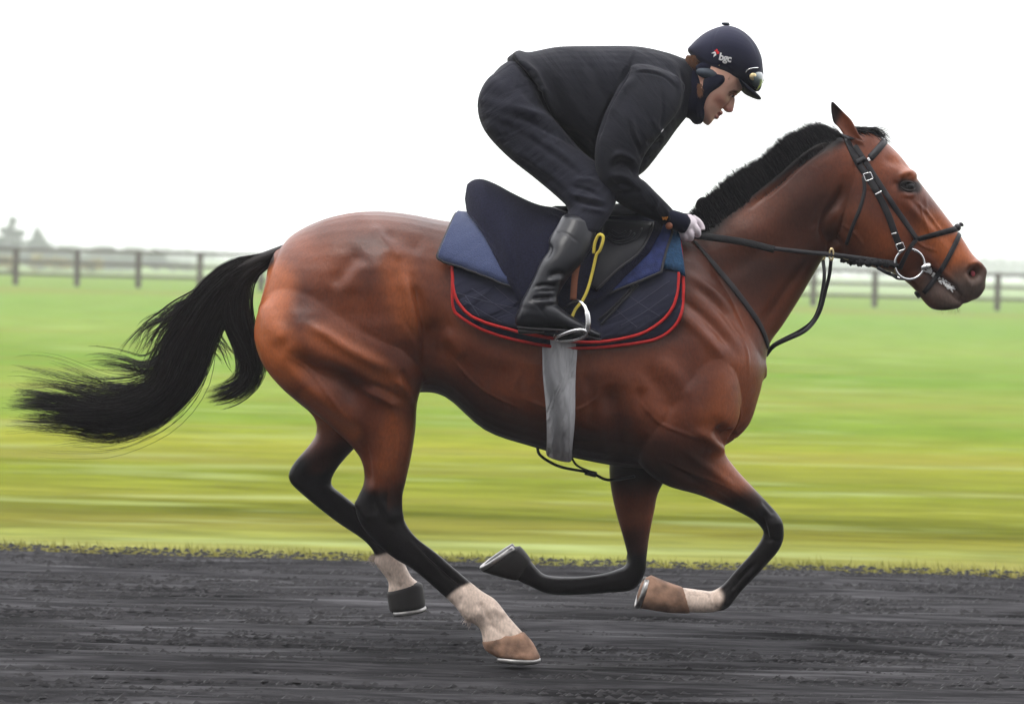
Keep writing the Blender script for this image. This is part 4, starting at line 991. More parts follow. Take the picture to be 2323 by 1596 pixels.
# felt pads
V, F, mid, _ = drape(HB, [((1034,487),(993,592)), ((1044,484),(1003,600)), ((1080,488),(1050,614)), ((1130,494),(1100,630)), ((1180,500),(1155,650)), ((1230,505),(1210,660))], .024, .014, nu=5, nv=36, flare=.02)
rp_ = seg(0, [(V, F)], 'saddle_pad', M['pad']); tag(rp_, 'grey blue felt saddle pad with black edge sticking out behind the saddle', 'saddle pad'); seg(0, [border(mid, .0045)], 'binding', M['edge'], rp_)
V, F, mid, _ = drape(HB, [((1480,505),(1497,618)), ((1508,508),(1520,622)), ((1530,520),(1540,632)), ((1537,545),(1546,638))], .022, .014, nu=5, nv=36, flare=.004)
o = seg(0, [(V, F)], 'fleece_pad', M['denim']); tag(o, 'teal blue fleece pad showing at the withers in front of the royal blue pad', 'saddle pad')
V, F, bord = patch(HB, Z4((1640,560),(1560,760),(1470,920),(1372,1062)), Z4((1925,520),(1968,570),(1930,700),(1885,868)), .034, .012, n=22, m=16)
# close the lower edge properly: outline corner
fp = seg(0, [(V, F)], 'front_pad', M['royal']); tag(fp, 'royal blue worn saddle pad with frayed grey edge in front of the rider knee', 'saddle pad'); ff = FAR.pop(); tag(ff, 'royal blue saddle pad on the far side of the horse, hidden from the near side', 'saddle pad'); MIR[0] = False; seg(0, [tube(bord, .0042, 6, closed=True)], 'binding', M['edge'], fp); seg(0, [tube(bord*np.array([1, -1, 1]), .0042, 6, closed=True)], 'binding', M['edge'], ff)
# navy wool sheet over the saddle, its rear edge blown up
def sheet(lines, clear, th, nu=6, nv=20):
    L = catmull([list(a_)+list(b_)+[y_ if y_ else abs(hit_px(HB, *b_)[0][1])+clear+.004] for a_, b_, y_ in lines], nu); G = []
    for k, r_ in enumerate(L):
        T_ = at(r_[0], r_[1], 0); B_ = at(r_[2], r_[3], -r_[4]); row = []
        for v in np.linspace(0, math.pi/2, nv):
            f = math.sin(v)**.92; g_ = 1-math.cos(v); p = np.array([T_[0]+(B_[0]-T_[0])*g_, -r_[4]*f, T_[2]+(B_[2]-T_[2])*g_])
            p[1] -= .004*math.sin(k*.55+v*2)*math.sin(v)
            for _ in range(2):
                loc, n_, _i, _d = HB.find_nearest(Vector(p)); sd_ = (Vector(p)-loc).dot(n_)
                if sd_ < clear and r_[1] > 0 and (g_ > .12 or T_[2]-at(r_[0], 500, 0)[2] < .02): p = np.array(loc)+np.array(n_)*clear
            row.append(p)
        row = np.array(row); row[1:-1] = (row[:-2]+2*row[1:-1]+row[2:])/4; row[0, 1] = 0
        G.append(np.vstack([(row*np.array([1, -1, 1]))[:0:-1], row]))
    G = np.array(G)
    for _ in range(2): G[1:-1, 1:-1] = (G[:-2, 1:-1]+2*G[1:-1, 1:-1]+G[2:, 1:-1])/4
    du = np.gradient(G, axis=0); dv = np.gradient(G, axis=1); NN = np.cross(du, dv); NN /= np.linalg.norm(NN, axis=2)[..., None]+1e-9
    if NN[len(G)//2, -1, 1] > 0: NN = -NN
    m, q = G.shape[:2]; outer = G+NN*th; V = np.concatenate([outer.reshape(-1, 3), G.reshape(-1, 3)]); F = []; id_ = np.arange(m*q).reshape(m, q); nn = m*q
    for i in range(m-1):
        for j in range(q-1): F.append((id_[i, j], id_[i, j+1], id_[i+1, j+1], id_[i+1, j])); F.append((nn+id_[i, j], nn+id_[i+1, j], nn+id_[i+1, j+1], nn+id_[i, j+1]))
    b_ = list(id_[0])+list(id_[1:, -1])+list(id_[-1][::-1][1:])+list(id_[:, 0][::-1][1:-1])
    for x, y_ in zip(b_, b_[1:]+b_[:1]): F.append((x, nn+x, nn+y_, y_))
    return V, F, (outer+G)/2
V, F, mid = sheet([((1064,420),(1059,452),.05), ((1076,412),(1068,496),.12), ((1096,411),(1100,552),.20), ((1128,424),(1138,612),.27), ((1161,442),(1166,656),0), ((1218,468),(1196,696),0), ((1268,476),(1246,706),0), ((1310,486),(1290,702),0), ((1380,488),(1320,696),0),
      ((1440,492),(1352,687),0), ((1478,498),(1402,640),0), ((1505,508),(1466,575),0)], .047, .006)
nv_ = seg(0, [(V, F)], 'saddle_cover', M['navy']); tag(nv_, 'dark navy wool cover over the saddle with its rear corner blown up', 'saddle cover')
NB = bvh_of(nv_.data); seg(0, [border(mid, .0035)], 'hem', M['navy'], nv_)
seg(0, [ribbon([at(1262,474,-.02), at(1266,482,-.05), at(1262,496,-.08)], [(0, -1, 0)]*3, .012, .003)], 'webbing_tab', M['yellow'], nv_)
# saddle
sad = thing('saddle', 'black leather exercise saddle under the rider knee, showing its flap and rolls', 'saddle', at(1330, 560, 0))
V, F, bord = patch(NB, [(1368,500),(1362,545),(1350,590),(1340,650)], [(1484,506),(1478,528),(1450,575),(1405,610),(1352,662)], .003, .006, n=20, m=12)
seg(0, [(V, F)], 'flap', M['leather'], sad); FB = bvh_of(sad.children[0].data)
V, F, mid, _ = drape(HB, [((1250,470),(1250,520)), ((1300,488),(1300,530)), ((1380,484),(1380,530)), ((1440,482),(1440,528)), ((1480,494),(1478,525))], .062, .01, nu=5, nv=24)
seg(0, [(V, F)], 'seat', M['leather'], sad)
ed = [(1484,506),(1478,528),(1450,575),(1405,610),(1352,662)]
pts = [np.array(hit_safe(FB, x-3, y)[0] or hit_safe(HB, x, y)[0]) for x, y in resample(catmull(ed, 6), 30)]
MIR[0] = True; seg(0, [tube(pts, .0042, 8)], 'piping', M['strapm'], sad)
q = []
for e in (Z4((1462,540),(1500,575),(1560,588),(1640,565),(1680,520)), Z4((1470,520),(1540,560),(1620,540),(1650,500)), Z4((1450,548),(1520,600),(1620,598),(1700,550),(1738,480)), Z4((1500,500),(1560,530),(1610,505))):
    pts = [hit_px(FB, x, y)[0] for x, y in resample(catmull(e, 6), 20)]; pts = [np.array(p)+np.array([0, -.002, 0]) for p in pts if p is not None]
    if len(pts) > 3: MIR[0] = True; seg(0, [tube(pts, .0032, 6)], 'knee_roll', M['leather'], sad)
BY = -.375
for sg in (1, -1):
    def sy(P): return [np.array(p)*np.array([1, sg, 1]) for p in P]
    lt_ = Z4((1228,740),(1215,800),(1200,900),(1190,1050)); P_ = sy([at(x, y, -.345) for x, y in resample(catmull(lt_, 6), 14)])
    if sg > 0: P_ = sy([at(x, y, -.352) for x, y in resample(catmull(lt_, 6), 14)])
    sl_ = seg(0, [ribbon(P_, [(0, -sg, 0)]*14, .019, .004)], 'stirrup_leather', M['tan'], sad)
    pth = [(1331,753,-.432),(1334,735,-.435),(1333,715,-.432),(1326,694,-.42),(1314,682,-.40),(1302,683,-.38),(1288,692,-.36),(1276,706,-.335),(1270,724,-.322),(1262,752,-.318)]
    P_ = catmull(sy([at(*p) for p in pth]), 4); r = np.array([.0052+.0028*(k < 10)+.002*(k > len(P_)-8) for k in range(len(P_))])
    tr = [(1331,752,-.432),(1318,748,-.44),(1296,751,-.43),(1266,762,-.40),(1259,768,-.375),(1268,772,-.37),(1300,771,-.39),(1326,762,-.42)]
    Q_ = resample(catmull(sy([at(*p) for p in tr+tr[:1]]), 5), 40)[:-1]
    ir = seg(0, [tube(P_, r, 8, flat=.7), tube(Q_, .0055, 8, closed=True)], 'stirrup_iron', M['steel'], sad)
    gr_ = sy([at(1259,768,-.37), at(1331,757,-.43)]); seg(0, [tube(sy([at(1266,767,-.375), at(1296,761,-.395), at(1322,757,-.42)]), [.007, .012, .008], 10, flat=.4)], 'tread', M['rubber'], ir)
bake_parent(sad)
yl = Z4((1352,680),(1362,600),(1388,540),(1412,530),(1430,550),(1422,600),(1400,660),(1376,690),(1350,800),(1325,900),(1300,980),(1270,1045),(1240,1085),(1205,1130),(1180,1190))
P_ = resample(catmull([list(p)+[i] for i, p in enumerate(yl)], 6), 60); P_ = [at(x, y, -.362-.012*math.sin(min(k, 8)*.4)) for x, y, k in P_]
yw = seg(0, [ribbon(P_, [(0.25, -1, 0)]*60, .0085, .003)], 'webbing_loop', M['yellow']); tag(yw, 'narrow yellow webbing loop hanging beside the black boot', 'strap')
for nm, a_, b_ in (('girth_strap', (1700,930), (1400,1270)),):
    q = [strap(UB, Z4((1705,935),(1560,1090),(1410,1250)), 5, .004, .004, both=True), strap(UB, Z4((1670,940),(1530,1090),(1390,1215)), 5, .004, .004, both=True)]
    tag(seg(0, q, 'girth_strap', M['leather']), 'pair of thin black girth straps slanting over the quilted saddle cloth', 'strap'); tag(FAR.pop(), 'black girth straps over the saddle cloth on the far side of the horse', 'strap')
# girth
gl = [((1238,530),(1240,1022)), ((1252,530),(1252,1030)), ((1268,530),(1268,1036)), ((1284,530),(1284,1038)), ((1296,530),(1297,1036))]
V, F = band(HB, gl, .004, .016, nu=5, n=90); V = np.array(V)
pp = px_of(V); k_ = np.clip((pp[:, 1]-790)/220, 0, 1); dx = np.where(pp[:, 0] < 1268, 1, -1); V[:, 0] += ((-10*(1-k_)*dx)-(1-k_)*2)/PXM*np.clip(np.abs(pp[:, 0]-1268)/26, 0, 1)+.0018*np.sin(pp[:, 1]*.035)
u_ = pp[:, 0]-1268; fo = 2.0*(.0045*np.sin(u_*.16-pp[:, 1]*.022)*stairs(pp[:, 1], 800, 900)+.006*np.exp(-((u_-8-(pp[:, 1]-900)*.12)/8)**2)-.006*np.exp(-((u_+12-(pp[:, 1]-880)*.08)/7)**2)+.004*np.sin(u_*.35)*stairs(pp[:, 1], 940, 1010))
V += np.stack([0*fo, np.sign(V[:, 1])*fo*(np.abs(V[:, 1]) > .05), 0*fo], 1)
gi_ = seg(0, [(V, F)], 'girth', M['sleeve']); tag(gi_, 'pale grey sheepskin girth sleeve hanging round the belly behind the forelegs', 'girth')
gm = gi_.modifiers.new('s', 'SUBSURF'); gm.levels = gm.render_levels = 1

# martingale
mart = thing('martingale', 'dark leather martingale with neck strap and a loop running to the reins', 'martingale', at(1700, 760, 0))
q = [strap(HB, [(1574,548),(1600,578),(1670,661),(1722,735),(1742,790),(1738,822)], 12, .004, .001, both=True, sm=5)]
seg(0, q, 'neck_strap', M['strapm'], mart)
for sg in (1, -1):
    P_ = [at(x, y, Y)*np.array([1, sg, 1]) for x, y, Y in [(1885,590,-.10),(1881,625,-.06),(1872,661,-.035),(1862,700,-.025),(1846,730,-.02),(1822,753,-.05),(1785,770,-.035),(1755,785,-.015),(1738,806,0)]]
    P_ = resample(catmull(P_, 5), 30); seg(0, [ribbon(P_, [(0, -sg, 0)]*30, .011, .004)], 'martingale_branch', M['strapm'], mart)
    c = at(1886, 577, -.105)*np.array([1, sg, 1]); seg(0, [tube([c+np.array([.006*math.cos(t), .004*math.sin(t)*0, .018*math.sin(t)]) for t in np.linspace(0, 6.28, 15)[:-1]], .0032, 6, closed=True)], 'rein_ring', M['brass'], mart)
q = [tube(catmull([at(x, y, Y) for x, y, Y in ((1219,1014,-.05),(1224,1030,-.06),(1245,1046,-.05),(1278,1060,-.03),(1341,1072,0),(1380,1088,.02),(1440,1080,0))], 6), .0045, 6),
     tube(catmull([at(x, y, Y) for x, y, Y in ((1295,1034,-.04),(1310,1056,-.04),(1345,1071,0))], 6), .0035, 6), tube([at(1328,1070,-.01), at(1352,1076,0)], .009, 8)]
seg(0, q, 'chest_strap', M['leather'], mart); bake_parent(mart)

# bridle
br = thing('bridle', 'black leather bridle with crossed noseband and round snaffle ring on the horse head', 'bridle', at(2020, 450, 0))
q = [strap(HB, Z2((575,345),(610,420),(665,520),(720,595),(790,715),(850,840),(890,950),(925,1045),(940,1085)), 15, .004, .001, both=True)]
seg(0, q, 'cheekpiece', M['strapm'], br)
seg(0, [strap(HB, Z2((630,385),(700,490),(770,600),(880,770),(970,900),(1040,1005)), 12, .0035, .0015, both=True)], 'noseband_hanger', M['strapm'], br)
V, F, _, _ = drape(HB, [((2002,312),(1966,350)), ((2013,323),(1976,362))], .001, .004, drop=.05, nu=2, nv=40, lift=False); seg(0, [(V, F)], 'browband', M['strapm'], br)
V, F, _, _ = drape(HB, [((1900,300),(1918,322)), ((1918,297),(1936,318))], .002, .004, drop=.05, nu=2, nv=30, lift=False); seg(0, [(V, F)], 'headpiece', M['strapm'], br)
seg(0, [strap(HB, Z2((688,590),(695,680),(665,800),(620,910),(575,1040)), 8, .003, .001, both=True)], 'throat_lash', M['strapm'], br)
V, F, _, _ = drape(HB, [((2174,510),(2078,536)), ((2179,522),(2082,547))], .001, .004, drop=.05, nu=2, nv=40, lift=False)
nb_ = seg(0, [(V, F), strap(HB, Z2((1335,945),(1285,1060),(1215,1190),(1150,1285),(1090,1360)), 11, .0035, .002, both=True), strap(HB, Z2((1040,1005),(1000,1055),(950,1150),(930,1200)), 10, .0035, .001, both=True)], 'noseband', M['strapm'], br)
V, F = blob(2172, 516, 0, 8, 12, 9); V2, F2 = blob(2181, 509, 0, 6, 5, 4, -40); each([(V, F), (V2, F2), tube([at(2078,664,-.03), at(2084,672,0), at(2078,664,.03)], .006, 8)], 'noseband_boss', M['strapm'], br)
def buckle(pts, r=.0016, lift=.006):
    out_ = []
    for sg in (1,):
        MIR[0] = True; P_ = []
        for x, y in pts:
            h, n = hit_px(HB, x, y); p = np.array(h)+np.array(n)*lift; P_.append(p*np.array([1, sg, 1]))
        P_ = resample(np.vstack([P_, P_[:1]]), 33)[:-1]; out_.append(tube(P_, r, 6, closed=True))
    return out_
seg(0, buckle(Z2((688,575),(735,562),(752,605),(705,622))), 'buckle', M['steel'], br); seg(0, buckle(Z2((900,1040),(945,1025),(962,1068),(918,1084))), 'buckle', M['steel'], br)
q = (buckle(Z2((766,706),(803,690),(804,695),(767,711)), .0013)+buckle(Z2((872,968),(905,960),(906,964),(873,972)), .0013)+buckle(Z2((716,474),(724,470),(732,486),(724,488)), .0018)); MIR[0] = False
for p in q: MIR[0] = True; seg(0, [p], 'keeper', M['steel'], br)
V, F = [], []
seg(0, [strap(HB, Z2((640,500),(700,470)), 12, .007, .003, both=True)], 'leather_keeper', M['strapm'], br)
ry = -(abs(hit_px(HB, 2063, 599)[0][1])+.012)
for sg in (1, -1):
    c = at(2063, 599, ry); rr = 34/PXM
    ring = [np.array([c[0]+rr*math.cos(t), (c[1]+.006*math.cos(t))*sg, c[2]+rr*math.sin(t)]) for t in np.linspace(0, 2*math.pi, 49)[:-1]]
    rg = seg(0, [tube(ring, .0042, 10, closed=True)], 'bit_ring', M['steel'], br)
m_ = MB(); a = at(2096, 606, ry)
m_.add(*tube([at(2090,608,ry-.004), at(2104,602,ry+.004), at(2108,606,0), at(2104,602,-ry-.004), at(2090,608,-ry+.004)], [.006, .011, .008, .011, .006], 10)); m_.build('bit', M['steel'], br)
# reins
def rein(pts, w_, th, nm, mt, Ys, fuzzy=0):
    for sg in (1, -1):
        q = []
        c = resample(catmull([list(p)+[y] for p, y in zip(pts, Ys)], 8), 40); P_ = np.array([at(x, y, Y) for x, y, Y in c])*np.array([1, sg, 1])
        if fuzzy: q.append(tube(P_, np.array([w_*(.75+.25*math.sin(i*.9)+.2*math.sin(i*2.3)) for i in range(40)])*np.sin(np.linspace(.35, 2.7, 40))**.5, 10, flat=.6))
        else: q.append(ribbon(P_, [(0, -sg, .25*sg*sg)]*40, w_, th, -.002))
        seg(0, q, nm, mt, br)
rein([(1574,534),(1600,537),(1680,548),(1756,566)], .021, .008, 'rein_grip', M['rubber'], (-.115, -.125, -.125, -.12))
rein([(1750,563),(1820,571),(1885,577),(1950,585),(2035,597)], .013, .005, 'rein', M['strapm'], (-.12, -.112, -.105, -.10, ry))
rein([(1925,589),(1960,596),(2000,597),(2038,603)], .013, .006, 'rein_wrap', M['rubber'], (-.10, -.10, -.095, ry), 1)
q = [ribbon([at(1990,607,-.1), at(2010,618,-.1), at(2035,628,-.095)], [(0, -1, 0)]*3, .010, .003), tube(catmull([at(2022,622,-.1), at(2035,632,-.1), at(2052,634,ry)], 6), .003, 6)]
seg(0, q, 'curb_strap', M['leather'], br)
h_ = resample(catmull([(2079,541),(2040,640)], 4), 4)
bake_parent(br)
# foam at the lips
q = []
for k in range(60):
    f = rng.random(); x, y = np.array(Z2((1100,1195))[0])*(1-f)+np.array(Z2((1290,1345))[0])*f; x += rng.normal()*4; y += rng.normal()*3
    h, n = hit_px(HB, x, y)
    if h is None: continue
    V, F = blob(0, 0, 0, rng.uniform(2, 5.5), 2, rng.uniform(1.5, 3.5), rng.uniform(-60, 0), 5); c0 = at(0, 0, 0); V = [np.array(v)-c0+np.array(h) for v in V]; q.append((V, F))
seg(0, q, 'foam', M['foam'], horse)

# ------------------------------------------------------------------ the rider
def h1(x, y): return H1((x, y))[0]
def stn(*rows): return rows
def fl(rows, sg):      # mirror a list of stations to the far side
    return [tuple(r[:5])+(-r[5],)+tuple(r[6:]) for r in rows] if sg < 0 else rows
face = []
for f, b_, w_ in (((512,1500),(425,1452),14), ((550,1462),(385,1345),27), ((582,1410),(335,1210),38), ((640,1335),(305,1085),45), ((700,1262),(300,965),50), ((776,1188),(315,850),53), ((838,1128),(340,745),54), ((885,1088),(375,640),56), ((950,1035),(420,520),57), ((1010,900),(470,420),56)):
    face.append(h1(*f)+h1(*b_)+(w_, 0, 2.4, -.12))
nose = [h1(868,1140)+h1(790,1120)+(7, 0), h1(862,1200)+h1(770,1170)+(8, 0), h1(850,1262)+h1(720,1225)+(10, 0), h1(834,1318)+h1(700,1262)+(13, 0), h1(800,1330)+h1(710,1275)+(12, 0)]
hb = [loft(face, 28, 4), loft(nose, 16, 4), blob(*h1(668,1340), 0, 6.5, 15, 4.5, 35), blob(*h1(618,1398), 0, 5, 13, 4.2, 30), blob(*h1(872,1066), -.026, 6, 13, 3.4, -60), blob(*h1(872,1066), .026, 6, 13, 3.4, -60)]
nk = [(1520,150,1515,250,52,0), (1560,150,1560,250,44,0), (1600,150,1595,235,42,0)]
torso = [(1185,150,1250,250,80,0), (1240,135,1300,300,90,0), (1340,126,1380,335,104,0), (1440,122,1440,350,118,0), (1505,135,1490,310,112,0), (1540,150,1530,270,70,0)]
thigh = [(1170,175,1230,230,50,-.06), (1130,215,1240,265,62,-.08), (1120,250,1260,290,62,-.10), (1135,300,1285,325,56,-.13), (1185,350,1320,352,48,-.16), (1240,400,1350,388,42,-.19), (1290,450,1365,428,30,-.225), (1305,478,1372,462,28,-.255),
         (1290,520,1345,533,28,-.295), (1262,575,1308,592,22,-.34), (1220,645,1258,655,18,-.362), (1200,690,1248,690,18,-.372), (1200,700,1225,730,24,-.375), (1290,722,1290,738,24,-.375), (1330,742,1330,752,18,-.375)]
arm = [(1445,175,1530,205,38,-.15), (1412,225,1515,258,42,-.19), (1385,275,1478,300,42,-.215), (1370,330,1442,350,38,-.235), (1368,378,1434,388,36,-.24), (1385,420,1440,405,36,-.24), (1410,450,1455,420,34,-.235), (1445,472,1482,440,28,-.215), (1480,490,1508,462,24,-.185), (1520,510,1535,486,20,-.15), (1545,520,1562,498,18,-.13)]
pcs = hb+[loft(nk, 20, 4), loft(torso, 28, 4)]
for sg in (1, -1): pcs += [loft(fl(thigh, sg), 20, 3), loft(fl(arm, sg), 18, 3)]
bme = remesh(pcs, .0032); wv = np.ones(len(bme.vertices)); smooth(bme, 5, None, .5)
S2 = []
def s2(pts, r, a, side='b'): S2.append(([h1(*p) for p in pts], r, a, side))
s2(((790,1110),(850,1080)), 5.5, -5); s2(((800,1060),(880,1020)), 4, 2.5); s2(((760,1250),(700,1300),(640,1345),(600,1400)), 3, -2.2); s2(((690,1368),(650,1352),(625,1372)), 2.2, -3.5); s2(((780,1300)), 3, -2.5) if False else None
s2(((735,1270),(745,1290)), 2.5, -2); s2(((620,1210),(560,1330)), 9, -3.5); s2(((780,1290),(800,1300)), 2.5, -2.5); s2(((570,1420),(600,1430)), 3, -2.5); s2(((700,1150),(740,1200)), 6, 2); s2(((780,1140),(835,1150)), 2.5, -1.4)
sculpt(bme, S2)
pn = px_of(co(bme)); C = np.zeros((len(pn), 3)); base = np.array([.74, .43, .32])
C[:] = base
def tint(pts, r0, r1, col, f=1):
    global C
    k = f*(1-stairs(dseg(pn, [h1(*p) for p in pts]), r0, r1)); C = C*(1-k[:, None])+np.array(col)*k[:, None]
tint(((640,1150),(700,1230)), 4, 20, (.52, .20, .14), .7); tint(((840,1300),(790,1310)), 3, 12, (.52, .19, .16), .8); tint(((690,1352),(655,1340)), 1.5, 4.5, (.38, .11, .10), .9); tint(((640,1400),(600,1385)), 1.5, 5, (.38, .11, .10), .9)
tint(((800,1052),(850,1035),(900,1050)), 1.5, 4.5, (.13, .06, .035), .85); tint(((560,1300),(520,1420),(600,1440)), 4, 16, (.46, .25, .19), .5); tint(((640,1370),(675,1362)), .8, 2.2, (.10, .03, .03), .9)
vcol(bme, 'skin', C)
sk = bpy.data.materials.new('skin'); sk.use_nodes = True; t = sk.node_tree; b = t.nodes['Principled BSDF']; vc = N(t, 'ShaderNodeVertexColor'); vc.layer_name = 'skin'; t.links.new(vc.outputs[0], b.inputs['Base Color'])
b.inputs['Roughness'].default_value = .45; b.inputs['Subsurface Weight'].default_value = .15; b.inputs['Subsurface Radius'].default_value = (.012, .005, .003); b.inputs['Specular IOR Level'].default_value = .4
person = link('person', bme, sk); tag(person, 'rider in black jacket and dark helmet crouching over the saddle with hands on the reins', 'person')
SKB = bvh_of(bme)
for sg in (-1, 1):
    h, n = hit_px(SKB, *h1(826, 1098)); V, F = blob(0, 0, 0, 3.8, 4.4, 3.0, 20, 8); c0 = at(0, 0, 0); h = np.array(h); h[1] = (h[1]+.0040)*(-sg); V = [np.array(v)-c0+h for v in V]; e = mesh_ob('eye', V, F, M['reye'], person)
    V, F = blob(0, 0, 0, 2.4, 1.5, 2.4, 0, 6); q_ = h+np.array([.0028, -.0036*(-sg)*-1*sg*sg if False else (.0038*sg), -.0012]); V = [np.array(v)-c0+q_ for v in V]; mesh_ob('iris', V, F, M['eyem'], e)
    P_ = []
    for x, y in ((782,1098),(805,1078),(832,1070),(858,1082)):
        hh, nn = hit_px(SKB, *h1(x, y)); P_.append(np.array([hh[0], (hh[1]-.001)*(-sg), hh[2]]))
    seg(0, [tube(catmull(P_, 4), .0018, 6)], 'eyelid', sk, person); o = person.children[-1]
    vcol(o.data, 'skin', np.tile(np.array([[.30, .14, .09]]), (len(o.data.vertices), 1)))
# jacket
def cloth_part(name, pieces, vox, strokes, mt, sm=8, parent=person, it2=2):
    me = remesh(pieces, vox); smooth(me, sm, None, .5); sculpt(me, strokes); smooth(me, it2, None, .4); return link(name, me, mt, parent)
jt = [(1158,126,1238,262,112,0,2.3), (1176,115,1262,292,122,0,2.3), (1200,119,1300,325,124,0,2.3), (1264,107,1345,368,128,0,2.3), (1344,105,1392,398,130,0,2.4), (1442,106,1450,398,134,0,2.4), (1508,119,1503,338,130,0,2.3), (1545,131,1532,298,92,0), (1563,138,1556,268,58,0), (1572,146,1568,258,50,0)]
ja = [(1430,150,1555,195,46,-.155), (1398,205,1540,250,56,-.19), (1369,265,1502,300,55,-.22), (1352,322,1464,350,51,-.238), (1350,376,1450,388,48,-.242), (1364,418,1450,402,48,-.242), (1392,452,1464,412,45,-.236), (1430,477,1486,434,39,-.218), (1470,494,1508,456,33,-.19), (1506,510,1525,474,29,-.162)]
jb = [(1430,150,1545,195,46,.155), (1400,215,1530,250,54,.19), (1378,275,1498,300,52,.22), (1370,330,1462,352,48,.235), (1375,380,1448,392,46,.24), (1400,432,1458,415,42,.23), (1440,464,1484,440,36,.21), (1480,485,1508,462,32,.18), (1520,503,1534,482,28,.14)]
hem = [(1166,112,1150,142,40,0)]
S3 = []
def s3(pts, r, a, side='b'): S3.append((Z3(*pts), r, a*1.55, side))
s3(((500,310),(570,390),(650,470),(700,560),(760,700),(830,800)), 6, 7); s3(((490,380),(560,440),(620,510),(680,640),(740,760)), 8, -9)
for k in range(5):
    s3(((520+k*34,350+k*50),(560+k*34,400+k*40)), 4, 5); s3(((505+k*34,375+k*50),(545+k*34,425+k*40)), 4, -6)
s3(((1250,330),(1220,430),(1170,540),(1110,650),(1060,760),(1030,880)), 5, -12, 'b'); s3(((1290,460),(1200,560),(1150,640),(1090,760)), 9, 5, 'b')
s3(((1270,300),(1240,360),(1210,440)), 3, 4); s3(((1250,455),(1340,450),(1450,480),(1530,560)), 3, -3.5); s3(((1250,448),(1350,440),(1460,465)), 4, 2.5)
s3(((1430,560),(1440,700),(1420,800)), 4, -3); s3(((1225,740),(1250,850),(1290,930),(1290,980)), 4, -5); s3(((1240,730),(1270,850),(1300,920)), 5, 4)
s3(((1120,1000),(1170,960),(1240,990),(1270,1040)), 7, 7); s3(((1110,1050),(1180,1010),(1250,1050),(1265,1100)), 7, -9); s3(((1080,1120),(1160,1090),(1250,1130)), 7, 5); s3(((1090,1170),(1180,1150),(1270,1180)), 6, -5); s3(((1130,1220),(1240,1200),(1330,1190)), 6, -4)
s3(((1100,1060),(1130,1150),(1200,1250)), 6, -4); s3(((1340,1180),(1400,1250),(1380,1320)), 6, 3); s3(((1260,1270),(1340,1290),(1400,1340)), 5, -4); s3(((1480,1310),(1500,1370),(1495,1420)), 4, -5); s3(((1460,1300),(1475,1360),(1470,1420)), 4, 4)
s3(((700,400),(760,560),(820,700),(900,800)), 12, -4); s3(((860,420),(930,560),(980,680)), 12, -3.5); s3(((960,360),(1040,520),(1070,620)), 12, -3); s3(((780,420),(850,580),(930,720)), 10, 3.5); s3(((620,400),(680,540),(760,660)), 12, 3)
s3(((840,820),(920,860),(1000,930)), 12, -7); s3(((1540,420),(1575,520),(1570,650),(1530,720)), 5, -4); s3(((1500,420),(1540,520),(1540,640)), 5, 3); s3(((1330,880),(1400,900),(1440,870)), 6, -5); s3(((1310,980),(1360,990)), 5, -4); s3(((1380,760),(1440,850)), 6, 3)
jacket = cloth_part('jacket', [loft(jt, 36, 5), loft(ja, 26, 4), loft(jb, 26, 4)], .0045, S3, M['cloth'], 9)
JB = bvh_of(jacket.data)
each([loft([(1500,506,1520,474,27,-.168), (1535,524,1553,484,25,-.145), (1550,532,1572,494,23,-.13)], 20, 4), loft([(1512,500,1530,480,26,.15), (1555,512,1568,486,22,.10)], 20, 3)], 'cuff', M['snood'], jacket)
q = []
for a, b_ in (((1437,1352),(1442,1368)), ((1443,1368),(1453,1352)), ((1453,1352),(1458,1370)), ((1458,1370),(1468,1350))): q.append(strap(JB, Z3(a, b_), 3.0, .0012, .0006))
seg(0, q, 'cuff_badge', M['orange'], jacket)
V, F = blob(*Z3((1478,1408))[0], -.19, 8, 5, 8); seg(0, [(V, F)], 'cuff_button', M['tan'], jacket)
seg(0, [strap(JB, Z3((1428,822),(1440,806)), 2.5, .001, .0006)], 'zip_pull', M['letter'], jacket)
# trousers
tt = [(1150,140,1240,245,82,-.06), (1100,188,1264,280,96,-.09), (1083,238,1290,308,96,-.11), (1098,295,1320,342,86,-.13), (1148,352,1350,366,74,-.16), (1214,405,1380,395,64,-.19), (1266,449,1398,428,56,-.225), (1288,474,1398,456,51,-.25), (1282,502,1386,486,46,-.275), (1270,530,1362,522,38,-.30)]
pel = [(1300,150,1350,345,70,0), (1215,140,1300,325,100,0), (1148,142,1235,270,112,0), (1104,190,1262,290,120,0), (1088,236,1285,322,104,0), (1110,300,1300,345,80,0)]
S3 = []
s3(((300,720),(450,780),(600,850),(750,950),(880,1050),(980,1140)), 9, -5); s3(((400,700),(560,740),(700,800),(850,870),(980,960)), 9, -6); s3(((440,780),(620,850),(800,960),(940,1080)), 9, 4.5); s3(((480,660),(620,700),(760,760),(860,820)), 8, 5)
s3(((560,560),(640,640),(720,680)), 9, -4); s3(((430,880),(600,1000),(760,1110),(880,1190)), 10, 3.5); s3(((500,960),(680,1080),(820,1180)), 8, -3.5); s3(((860,1160),(960,1180),(1050,1220)), 5, -5); s3(((850,1200),(950,1230),(1080,1260)), 5, 5); s3(((860,1240),(980,1270),(1090,1290)), 5, -6)
s3(((880,1120),(980,1120),(1060,1160)), 6, 4); s3(((900,1290),(1000,1310),(1090,1320)), 5, 4); s3(((320,560),(400,600),(520,600)), 14, -3); s3(((400,450),(340,560),(330,680)), 24, 4)
cloth_part('trousers', [loft(tt, 30, 4), loft(fl(tt, -1), 30, 4), loft(pel, 30, 4)], .0045, S3, M['trous'], 12)
